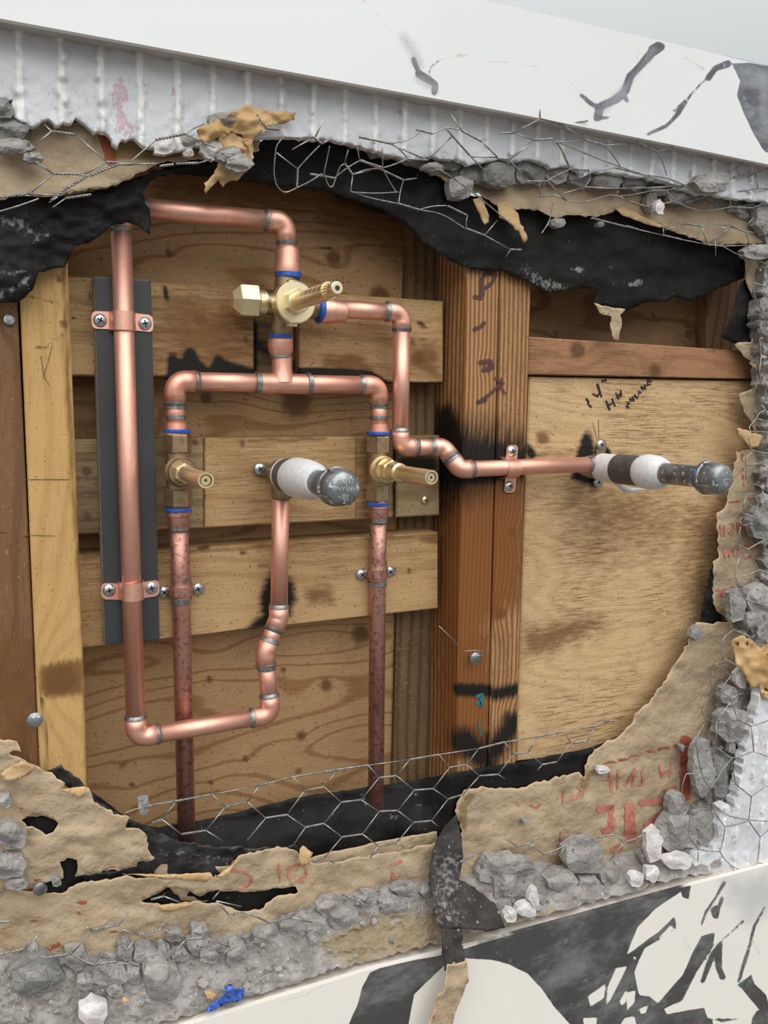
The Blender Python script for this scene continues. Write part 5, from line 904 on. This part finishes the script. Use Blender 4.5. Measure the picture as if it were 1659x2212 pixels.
# crumpled blue tape scrap and orange chips on the ledge
bl = sheet('blue_tape_scrap', [(447, 2180), (462, 2165), (480, 2155), (488, 2140), (485, 2130), (500, 2128), (510, 2138), (528, 2136), (528, 2152), (515, 2164), (498, 2165), (480, 2172), (462, 2184), (448, 2188)], lambda u, v: -.050 + .0035 * fbm(u / 10, v / 9, 0, 5), .0008, simple('blue plastic tape', (.03, .10, .42), (.08, .16, .55), 300, .35, 0, .4, 300), 5, (1, 5), seed=5, label='crumpled blue tape scrap on the bottom ledge', cat='tape')
for i, (x, y, s, lb) in enumerate([(272, 2163, 12, 'small orange wood chip near the whitish lump'), (455, 2152, 20, 'pale orange chip beside the blue tape scrap'), (858, 2046, 16, 'orange wood chip in the sawdust'), (800, 2062, 18, 'tan wood chip at the tile edge')]):
    sheet('wood_chip', [(x - s * .6, y - s * .3), (x, y - s * .5), (x + s * .6, y - s * .1), (x + s * .3, y + s * .5), (x - s * .4, y + s * .3)], -.042 if x < 500 else -.036, .003, M['kraftp'], 5, (.8, 4), rnd=(.001, 4), seed=600 + i, smooth=False, label=lb, cat='chip')
# ------------------------------------------------------------------ galvanised hexagonal netting
def helix(pts, sgn, pitch=.0052, off=.00055):
    pts = [Vector(p) for p in pts]; out = []; s = 0
    for i in range(len(pts) - 1):
        d = pts[i + 1] - pts[i]; L = d.length; dn = d.normalized(); a1 = dn.cross(Vector((0, 1, 0))).normalized(); a2 = dn.cross(a1); k = max(2, int(L / pitch * 7))
        for j in range(k + (1 if i == len(pts) - 2 else 0)):
            q = s + L * j / k; w = 2 * math.pi * q / pitch + (math.pi if sgn else 0); out.append(pts[i] + d * (j / k) + (a1 * math.cos(w) + a2 * math.sin(w)) * off)
        s += L
    return out
def smoothp(pts, it=2):
    for _ in range(it):
        o = [pts[0]]
        for i in range(len(pts) - 1): a, b = pts[i], pts[i + 1]; o += [a * .78 + b * .22, a * .22 + b * .78]
        pts = o + [pts[-1]]
    return pts
def net(label, wires, Y0, amp, seed, wr_=.0006):
    xs = [p for w in wires for p in w[1:]]; cx, cy = sum(p[0] for p in xs) / len(xs), max(p[1] for p in xs)
    t = empty('wire_netting', P(cx, cy, -.03), label, 'wire netting')
    yf = (lambda u, v: Y0(u, v) + amp * float(fbm(u / 40, v / 40, 0, seed, 2))) if callable(Y0) else (lambda u, v: Y0 + amp * float(fbm(u / 40, v / 40, 0, seed, 2)))
    for w in wires:
        pts = [V(p[0], p[1], yf(p[0], p[1]) if len(p) < 3 else p[2]) for p in w[1:]]
        if w[0] == 't':
            for s in (0, 1): v, f = sweep(helix(pts, s), wr_ * .95, 5); o = mk('wire', v, f, M['wire'], t, True)
        else:
            if len(pts) > 2: pts = smoothp(pts)
            v, f = sweep(pts, wr_, 6); mk('wire', v, f, M['wire'], t, True)
    return t
def Yn(u, v): return float(np.interp(v, [1560, 1600, 1680, 1760, 1860], [-.016, -.019, -.017, -.015, -.018]))
lower = [('t', (329, 1739), (382, 1730), (458, 1716)), ('w', (270, 1756), (295, 1747), (329, 1739)), ('w', (458, 1716), (561, 1697)), ('t', (561, 1697), (633, 1678)), ('w', (633, 1678), (700, 1666), (725, 1668)), ('t', (700, 1667), (795, 1653)), ('w', (795, 1653), (885, 1641)), ('t', (885, 1641), (948, 1630)), ('w', (948, 1630), (1034, 1617)), ('t', (1034, 1617), (1090, 1603)), ('w', (1090, 1603), (1161, 1592)), ('t', (1161, 1592), (1217, 1580)), ('w', (1217, 1580), (1280, 1571)), ('t', (1280, 1571), (1310, 1557), (1330, 1558)), ('w', (1325, 1557), (1342, 1570)),
 ('w', (382, 1730), (350, 1770)), ('w', (458, 1716), (487, 1743)), ('t', (487, 1743), (534, 1732)), ('w', (561, 1697), (534, 1732)), ('w', (633, 1678), (658, 1708)), ('t', (658, 1708), (700, 1700)), ('w', (725, 1668), (700, 1700)), ('w', (795, 1653), (819, 1680)), ('t', (819, 1680), (857, 1676)), ('w', (885, 1641), (857, 1676)), ('w', (948, 1630), (971, 1658)), ('t', (971, 1658), (1008, 1652)), ('w', (1034, 1617), (1008, 1652)), ('w', (1090, 1603), (1109, 1629)), ('t', (1109, 1629), (1141, 1625)), ('w', (1161, 1592), (1141, 1625)), ('w', (1217, 1578), (1233, 1605)), ('t', (1233, 1605), (1268, 1602)), ('w', (1284, 1572), (1268, 1602)),
 ('t', (329, 1777), (350, 1770)), ('w', (350, 1770), (392, 1802)), ('w', (487, 1743), (445, 1794)), ('t', (392, 1802), (445, 1794)), ('w', (534, 1732), (574, 1767)), ('w', (658, 1708), (620, 1760)), ('t', (574, 1767), (620, 1760)), ('w', (700, 1700), (737, 1733)), ('w', (819, 1680), (780, 1728)), ('t', (737, 1733), (780, 1728)), ('w', (857, 1676), (895, 1707)), ('w', (971, 1658), (936, 1704)), ('t', (895, 1707), (936, 1704)), ('w', (1008, 1652), (1036, 1676)), ('w', (1109, 1629), (1076, 1673)), ('t', (1036, 1676), (1076, 1673)), ('w', (1141, 1625), (1171, 1652)), ('w', (1233, 1605), (1203, 1646)), ('t', (1171, 1652), (1203, 1646)), ('w', (1268, 1602), (1284, 1618)),
 ('w', (445, 1794), (479, 1815)), ('w', (574, 1767), (534, 1815)), ('w', (620, 1760), (660, 1787)), ('w', (737, 1733), (700, 1779)), ('t', (660, 1787), (700, 1779)), ('w', (780, 1728), (819, 1753)), ('w', (895, 1707), (859, 1751)), ('t', (819, 1753), (859, 1751)), ('w', (936, 1704), (968, 1726)), ('w', (1036, 1676), (1000, 1716)), ('t', (968, 1726), (1000, 1716)), ('w', (1076, 1673), (1090, 1682)), ('w', (1171, 1652), (1160, 1665)),
 ('w', (660, 1787), (635, 1823)), ('w', (700, 1779), (739, 1808)), ('w', (819, 1753), (783, 1802)), ('t', (739, 1808), (783, 1802)), ('w', (859, 1751), (893, 1777)), ('w', (968, 1726), (932, 1773)), ('t', (893, 1777), (932, 1773)), ('w', (739, 1808), (700, 1854)), ('t', (700, 1854), (676, 1859)), ('w', (783, 1802), (817, 1827)), ('w', (893, 1777), (857, 1820)), ('t', (817, 1827), (857, 1820)), ('w', (700, 1854), (723, 1865)), ('w', (817, 1827), (799, 1853)), ('w', (857, 1820), (873, 1831)), ('w', (932, 1773), (946, 1785))]
net('flat hexagonal netting stretched across the bottom of the opening', lower, Yn, .0012, 1)
topw = [('w', (1165, 204), (1167, 257)), ('t', (1167, 256), (1212, 268)), ('w', (1212, 268), (1265, 303)), ('w', (1210, 268), (1270, 261)), ('w', (1167, 257), (1107, 288)), ('t', (1080, 288), (1108, 287)), ('w', (1108, 287), (1155, 303)), ('t', (1155, 303), (1195, 300)), ('w', (1155, 303), (1102, 345)), ('w', (1195, 300), (1215, 325), (1230, 360)), ('t', (1265, 303), (1305, 314)), ('w', (1195, 308), (1265, 304)), ('w', (1305, 314), (1325, 335), (1340, 360)), ('w', (1305, 314), (1370, 310)), ('w', (1370, 265), (1375, 305)), ('t', (1375, 305), (1417, 328)), ('w', (1417, 328), (1465, 314)), ('w', (1417, 328), (1430, 345), (1440, 378)), ('w', (1200, 305), (1335, 360), (1475, 405)),
 ('t', (776, 296), (843, 310)), ('w', (843, 310), (880, 304), (907, 286)), ('t', (899, 280), (935, 289)), ('w', (935, 289), (963, 275), (993, 280)), ('w', (973, 245), (998, 283)), ('t', (998, 283), (1041, 306)), ('w', (1041, 306), (1074, 339)), ('t', (975, 291), (1013, 334)), ('w', (963, 278), (975, 291)), ('w', (975, 296), (923, 347)), ('t', (881, 344), (922, 346)), ('w', (843, 310), (862, 320), (879, 340)), ('w', (856, 316), (922, 346)), ('w', (1013, 334), (1040, 362), (1066, 385)), ('w', (1018, 339), (1074, 340)), ('t', (1074, 342), (1097, 344)), ('w', (1097, 344), (1120, 365), (1137, 392)), ('t', (1137, 392), (1180, 392)), ('w', (1097, 344), (1150, 306)), ('w', (952, 367), (1035, 425), (1109, 489)), ('w', (879, 344), (845, 358), (825, 363)),
 ('w', (826, 319), (827, 362)), ('t', (780, 346), (871, 389)), ('w', (871, 389), (900, 385)), ('w', (762, 377), (790, 366), (827, 363)), ('w', (827, 365), (840, 390), (856, 415)), ('w', (760, 415), (810, 418), (860, 415)), ('w', (871, 391), (865, 410), (861, 438)), ('w', (757, 413), (800, 428), (861, 440)), ('t', (861, 440), (904, 453)), ('w', (904, 453), (935, 445), (965, 444)), ('t', (967, 445), (1010, 466)), ('w', (1010, 466), (1006, 480), (1008, 494)), ('w', (904, 453), (955, 461), (1005, 494)), ('t', (1008, 494), (1048, 509)), ('w', (1048, 509), (1102, 539)), ('t', (1102, 539), (1127, 540)), ('w', (1102, 540), (1091, 558)), ('w', (1048, 507), (1074, 476)),
 ('w', (615, 297), (676, 296)), ('t', (676, 296), (696, 311)), ('w', (674, 299), (631, 323)), ('w', (699, 259), (681, 296)), ('w', (691, 314), (665, 340), (643, 365)), ('w', (696, 311), (708, 302)), ('w', (597, 330), (643, 365)), ('w', (608, 301), (597, 315), (595, 330), (591, 372), (597, 402), (615, 418), (641, 406)), ('t', (643, 365), (641, 406)), ('w', (641, 406), (670, 392), (696, 375)), ('w', (712, 316), (706, 345), (700, 372)), ('w', (700, 372), (708, 400), (718, 406), (727, 380), (735, 358), (745, 354)), ('t', (670, 376), (722, 385)), ('t', (745, 354), (762, 377)), ('w', (762, 377), (800, 368)), ('w', (722, 385), (750, 362), (777, 347)), ('w', (772, 319), (777, 347)), ('w', (752, 324), (744, 354)), ('w', (762, 378), (757, 415)), ('t', (777, 347), (826, 362)),
 ('t', (1160, 392), (1175, 394)), ('w', (1175, 394), (1205, 378), (1232, 365)), ('t', (1232, 365), (1271, 368)), ('w', (1275, 371), (1300, 368), (1328, 362)), ('t', (1328, 362), (1389, 377)), ('w', (1389, 377), (1449, 386), (1479, 401)), ('w', (1184, 392), (1205, 415), (1225, 433)), ('t', (1160, 424), (1202, 422)), ('w', (1202, 422), (1223, 433)), ('w', (1223, 434), (1262, 437), (1313, 422)), ('t', (1313, 422), (1337, 424)), ('w', (1337, 424), (1370, 420), (1404, 413)), ('t', (1404, 413), (1437, 412)), ('w', (1437, 412), (1479, 401)),
 ('t', (1262, 404), (1307, 407)), ('w', (1307, 407), (1367, 407)), ('t', (1367, 407), (1395, 406)), ('w', (1395, 406), (1479, 401)), ('w', (1479, 400), (1551, 386), (1593, 362), (1646, 318), (1665, 305)), ('w', (1217, 418), (1262, 404)), ('w', (1340, 425), (1361, 439)), ('t', (1361, 436), (1398, 447)), ('w', (1398, 447), (1425, 442), (1455, 435)), ('t', (1455, 435), (1482, 445)), ('w', (1482, 446), (1521, 458), (1578, 447)), ('t', (1578, 447), (1626, 450)), ('w', (1478, 438), (1536, 422)), ('t', (1536, 422), (1566, 422)), ('w', (1566, 422), (1600, 412), (1635, 407), (1662, 408)), ('w', (1439, 411), (1455, 433)), ('t', (1584, 382), (1632, 374)), ('w', (1632, 374), (1662, 363)), ('w', (1632, 376), (1637, 407)), ('w', (1590, 360), (1597, 380)), ('w', (1626, 449), (1665, 432)), ('w', (1577, 424), (1578, 447)), ('w', (1552, 387), (1545, 405), (1540, 420)),
 ('w', (1232, 366), (1225, 352), (1215, 330)), ('w', (1165, 395), (1166, 424)), ('w', (1271, 369), (1276, 385), (1265, 403))]
net('tangled galvanised netting bristling across the top right edge', topw, lambda u, v: float(np.interp(v, [250, 320, 400, 560], [-.052, -.046, -.032, -.016])), .004, 2)
lip = [('t', (1277, 471), (1352, 490)), ('w', (1350, 489), (1379, 496)), ('t', (1352, 488), (1379, 496)), ('w', (1379, 496), (1431, 508)), ('t', (1431, 508), (1470, 517)), ('w', (1470, 517), (1530, 529)), ('t', (1530, 529), (1563, 532)), ('w', (1563, 532), (1629, 529)), ('w', (1563, 533), (1596, 552), (1635, 561), (1665, 575)), ('w', (1432, 493), (1434, 510)), ('w', (1436, 497), (1482, 483)), ('t', (1482, 483), (1515, 489)), ('w', (1515, 489), (1527, 525)), ('w', (1515, 489), (1530, 484), (1575, 487)), ('t', (1575, 487), (1611, 501)), ('w', (1611, 501), (1615, 515), (1620, 528)), ('w', (1554, 493), (1585, 492)), ('t', (1545, 516), (1575, 493)), ('w', (1545, 516), (1546, 552)), ('w', (1527, 522), (1545, 516)), ('w', (1611, 489), (1637, 460)), ('w', (1565, 485), (1572, 482), (1582, 486), (1580, 495), (1570, 496)), ('t', (1629, 529), (1662, 545)), ('w', (1611, 501), (1632, 502)), ('w', (1194, 438), (1192, 455), (1186, 480), (1170, 504))]
net('single twisted selvage wire along the torn paper lip at upper right', lip, -.024, .0015, 3)
ul = [('w', (96, 269), (111, 284)), ('t', (111, 284), (162, 291)), ('w', (111, 284), (78, 312)), ('w', (167, 294), (230, 350)), ('t', (230, 350), (256, 352)), ('w', (230, 350), (177, 379)), ('t', (114, 375), (175, 376)), ('w', (78, 350), (114, 375)), ('w', (114, 377), (68, 415)), ('t', (0, 426), (63, 418)), ('w', (63, 418), (132, 423)), ('t', (110, 433), (142, 408), (187, 382)), ('t', (197, 378), (256, 355), (286, 355)), ('w', (106, 438), (125, 425)), ('w', (286, 355), (344, 353)), ('w', (281, 350), (310, 325), (337, 302)), ('t', (337, 302), (402, 289)), ('w', (402, 289), (420, 276), (441, 268)), ('w', (114, 448), (142, 428)), ('t', (142, 428), (197, 420)), ('w', (-5, 458), (40, 445), (84, 429)), ('w', (402, 290), (430, 303), (464, 319)), ('t', (380, 354), (430, 352)), ('w', (430, 352), (456, 344)), ('w', (555, 247), (577, 278)), ('w', (577, 280), (560, 291)), ('t', (577, 278), (603, 280)), ('w', (170, 378), (200, 380)), ('t', (345, 359), (375, 355))]
net('netting with torn hexagons over the tan paper at the upper left', ul, -.040, .003, 4)
rn1 = [('w', (1634, 904), (1617, 923), (1621, 932), (1616, 945), (1625, 974)), ('t', (1625, 974), (1662, 981)), ('w', (1625, 976), (1610, 990), (1611, 1015), (1612, 1041), (1641, 1050)), ('t', (1612, 1005), (1637, 1003)), ('w', (1641, 1050), (1660, 1062)), ('w', (1612, 1068), (1608, 1084), (1606, 1090), (1608, 1111)), ('w', (1612, 1068), (1629, 1066), (1641, 1092), (1625, 1094), (1608, 1084)), ('t', (1608, 1111), (1635, 1120)), ('w', (1635, 1120), (1645, 1140), (1657, 1162)), ('w', (1614, 1115), (1601, 1118), (1598, 1126), (1605, 1136), (1621, 1131)), ('w', (1600, 1138), (1596, 1155), (1595, 1178)), ('t', (1595, 1178), (1615, 1187)), ('w', (1615, 1187), (1627, 1210), (1639, 1231)), ('w', (1615, 1187), (1640, 1172), (1662, 1162)), ('w', (1597, 1205), (1590, 1228), (1588, 1247)), ('w', (1588, 1247), (1600, 1270), (1610, 1292)), ('t', (1597, 1205), (1617, 1198)), ('w', (1590, 1250), (1620, 1240), (1639, 1231)), ('t', (1639, 1231), (1662, 1240)), ('w', (1637, 1003), (1640, 1020), (1650, 1035)),
 ('w', (1634, 904), (1662, 912)), ('w', (1620, 932), (1645, 932), (1662, 936)), ('w', (1655, 885), (1640, 892), (1634, 904)), ('w', (1634, 830), (1628, 850), (1630, 880), (1634, 902)), ('w', (1641, 735), (1645, 770), (1640, 800), (1645, 830)), ('w', (1630, 612), (1625, 630), (1650, 680), (1660, 690)), ('t', (1630, 612), (1655, 620)), ('w', (1655, 620), (1665, 600))]
net('loose netting curling down the right edge beside the pipe cap', rn1, -.034, .003, 5)
rn2 = [('w', (1590, 1258), (1600, 1280), (1609, 1295)), ('t', (1609, 1295), (1655, 1309)), ('w', (1571, 1317), (1574, 1340), (1582, 1360)), ('t', (1582, 1360), (1623, 1377)), ('w', (1582, 1362), (1562, 1378), (1556, 1400), (1563, 1423)), ('t', (1563, 1423), (1593, 1439)), ('w', (1539, 1450), (1534, 1466), (1536, 1482), (1555, 1493), (1577, 1507)), ('w', (1577, 1507), (1585, 1530), (1593, 1553)), ('t', (1593, 1553), (1623, 1569)), ('w', (1623, 1569), (1628, 1623)), ('w', (1628, 1623), (1662, 1636)), ('w', (1556, 1495), (1566, 1475), (1579, 1461)), ('w', (1579, 1461), (1558, 1440), (1544, 1440), (1550, 1430), (1568, 1428)), ('w', (1577, 1509), (1606, 1496)), ('w', (1577, 1518), (1560, 1540), (1547, 1561)), ('w', (1547, 1561), (1530, 1555), (1517, 1545), (1517, 1526)), ('w', (1547, 1561), (1593, 1556)), ('w', (1547, 1561), (1548, 1615)), ('t', (1548, 1615), (1579, 1638)), ('w', (1579, 1638), (1605, 1632), (1628, 1623)), ('w', (1548, 1615), (1525, 1618), (1506, 1621), (1503, 1602), (1508, 1585), (1520, 1566)), ('w', (1579, 1638), (1584, 1665), (1589, 1694)), ('t', (1589, 1694), (1623, 1721)), ('w', (1623, 1721), (1640, 1708), (1662, 1696)), ('w', (1589, 1694), (1560, 1700), (1533, 1701)), ('w', (1533, 1701), (1509, 1672)), ('t', (1509, 1672), (1482, 1672)), ('w', (1482, 1672), (1474, 1695), (1472, 1721), (1492, 1751)), ('w', (1492, 1751), (1489, 1780), (1487, 1805)), ('t', (1487, 1805), (1509, 1835)), ('w', (1509, 1835), (1530, 1838), (1555, 1840)), ('w', (1555, 1840), (1562, 1815), (1566, 1786)), ('w', (1566, 1786), (1550, 1765), (1539, 1743), (1535, 1720), (1533, 1701)), ('w', (1623, 1721), (1620, 1750), (1617, 1773)), ('w', (1617, 1773), (1590, 1782), (1566, 1786)), ('t', (1617, 1773), (1642, 1808)), ('w', (1642, 1808), (1662, 1790)), ('w', (1642, 1808), (1640, 1830), (1636, 1862)), ('w', (1492, 1751), (1536, 1751)), ('w', (1539, 1735), (1568, 1762), (1620, 1772), (1662, 1774)), ('w', (1509, 1835), (1507, 1860)), ('w', (1533, 1701), (1520, 1685), (1508, 1640), (1505, 1620)), ('w', (1545, 1690), (1562, 1660), (1579, 1640)), ('w', (1623, 1569), (1662, 1556)),
 ('w', (1555, 1840), (1566, 1858), (1580, 1870), (1609, 1885), (1625, 1872), (1636, 1862), (1662, 1870)), ('w', (1580, 1870), (1594, 1895), (1609, 1917), (1641, 1946), (1649, 1975)), ('w', (1589, 1925), (1609, 1917))]
net('large netting hexagons bulging over the rubble at the lower right', rn2, -.046, .003, 6)
ll = [('t', (-5, 2063), (54, 2049)), ('w', (54, 2049), (92, 2011)), ('w', (54, 2049), (78, 2062), (101, 2069)), ('t', (101, 2069), (155, 2060)), ('w', (155, 2060), (199, 2011)), ('t', (200, 2009), (257, 1997)), ('w', (186, 2002), (200, 2009)), ('w', (257, 1997), (277, 1972)), ('w', (155, 2060), (178, 2074), (202, 2084)), ('t', (202, 2084), (253, 2077)), ('w', (253, 2077), (289, 2033)), ('w', (264, 2008), (300, 2019)), ('t', (300, 2019), (351, 2006)), ('w', (351, 2006), (376, 1975)), ('w', (351, 2006), (401, 2030)), ('t', (401, 2030), (445, 2026)), ('w', (445, 2026), (470, 2000), (495, 1977)), ('w', (401, 2030), (354, 2082)), ('w', (445, 2026), (495, 2046)), ('t', (495, 1977), (528, 1970)), ('w', (528, 1970), (579, 1992)), ('w', (467, 1946), (495, 1977)), ('w', (467, 1946), (521, 1958)), ('t', (326, 1943), (354, 1936)), ('w', (354, 1936), (391, 1950)), ('w', (474, 1925), (459, 1943)), ('w', (495, 2046), (470, 2078)), ('w', (253, 2077), (300, 2088)), ('t', (-5, 1992), (22, 1991)),
 ('t', (580, 1993), (630, 1981)), ('w', (540, 1972), (580, 1993)), ('w', (580, 1993), (542, 2033)), ('w', (630, 1981), (659, 1950)), ('w', (630, 1981), (674, 1993)), ('w', (542, 2033), (555, 2042))]
net('row of torn netting loops over rubble at the lower left', ll, -.034, .003, 7)
lm = [('t', (737, 1930), (793, 1957)), ('w', (793, 1957), (826, 1950)), ('w', (826, 1950), (805, 1970), (790, 1990)), ('w', (786, 1950), (820, 1916)), ('w', (869, 1935), (898, 1907)), ('w', (793, 1955), (820, 1932)), ('w', (875, 1937), (905, 1905)), ('w', (786, 1948), (775, 1935))]
net('small knot of cut wires over the middle ledge rubble', lm, -.034, .002, 8)
lr = [('w', (1084, 1805), (1117, 1829)), ('t', (1117, 1829), (1146, 1822)), ('w', (1146, 1822), (1175, 1847)), ('w', (1146, 1822), (1162, 1805)), ('t', (1175, 1847), (1222, 1827)), ('w', (1222, 1827), (1260, 1815), (1290, 1809)), ('t', (1290, 1809), (1327, 1803)), ('w', (1327, 1803), (1341, 1784)), ('w', (1327, 1803), (1348, 1820)), ('t', (1348, 1820), (1374, 1812)), ('w', (1348, 1820), (1319, 1856)), ('w', (1374, 1812), (1395, 1798)), ('w', (1319, 1856), (1330, 1868)), ('t', (993, 1862), (1022, 1848)), ('w', (1022, 1852), (1046, 1876)), ('w', (1222, 1827), (1206, 1850))]
net('netting strand lying on the red lettered tan paper, lower right', lr, -.036, .002, 9)
nw = empty('wire_tie', P(1010, 1416, -.012), 'thin bent tie wires caught on the bent nail in the post', 'wire')
for pp in ([(948, 1352), (975, 1378), (1003, 1408)], [(1003, 1406), (1030, 1405), (1055, 1409)], [(1055, 1409), (1035, 1416), (1015, 1418)]):
    v, f = sweep([V(x, y, -.013) for x, y in pp], .0004, 6); mk('wire', v, f, M['wire'], nw, True)
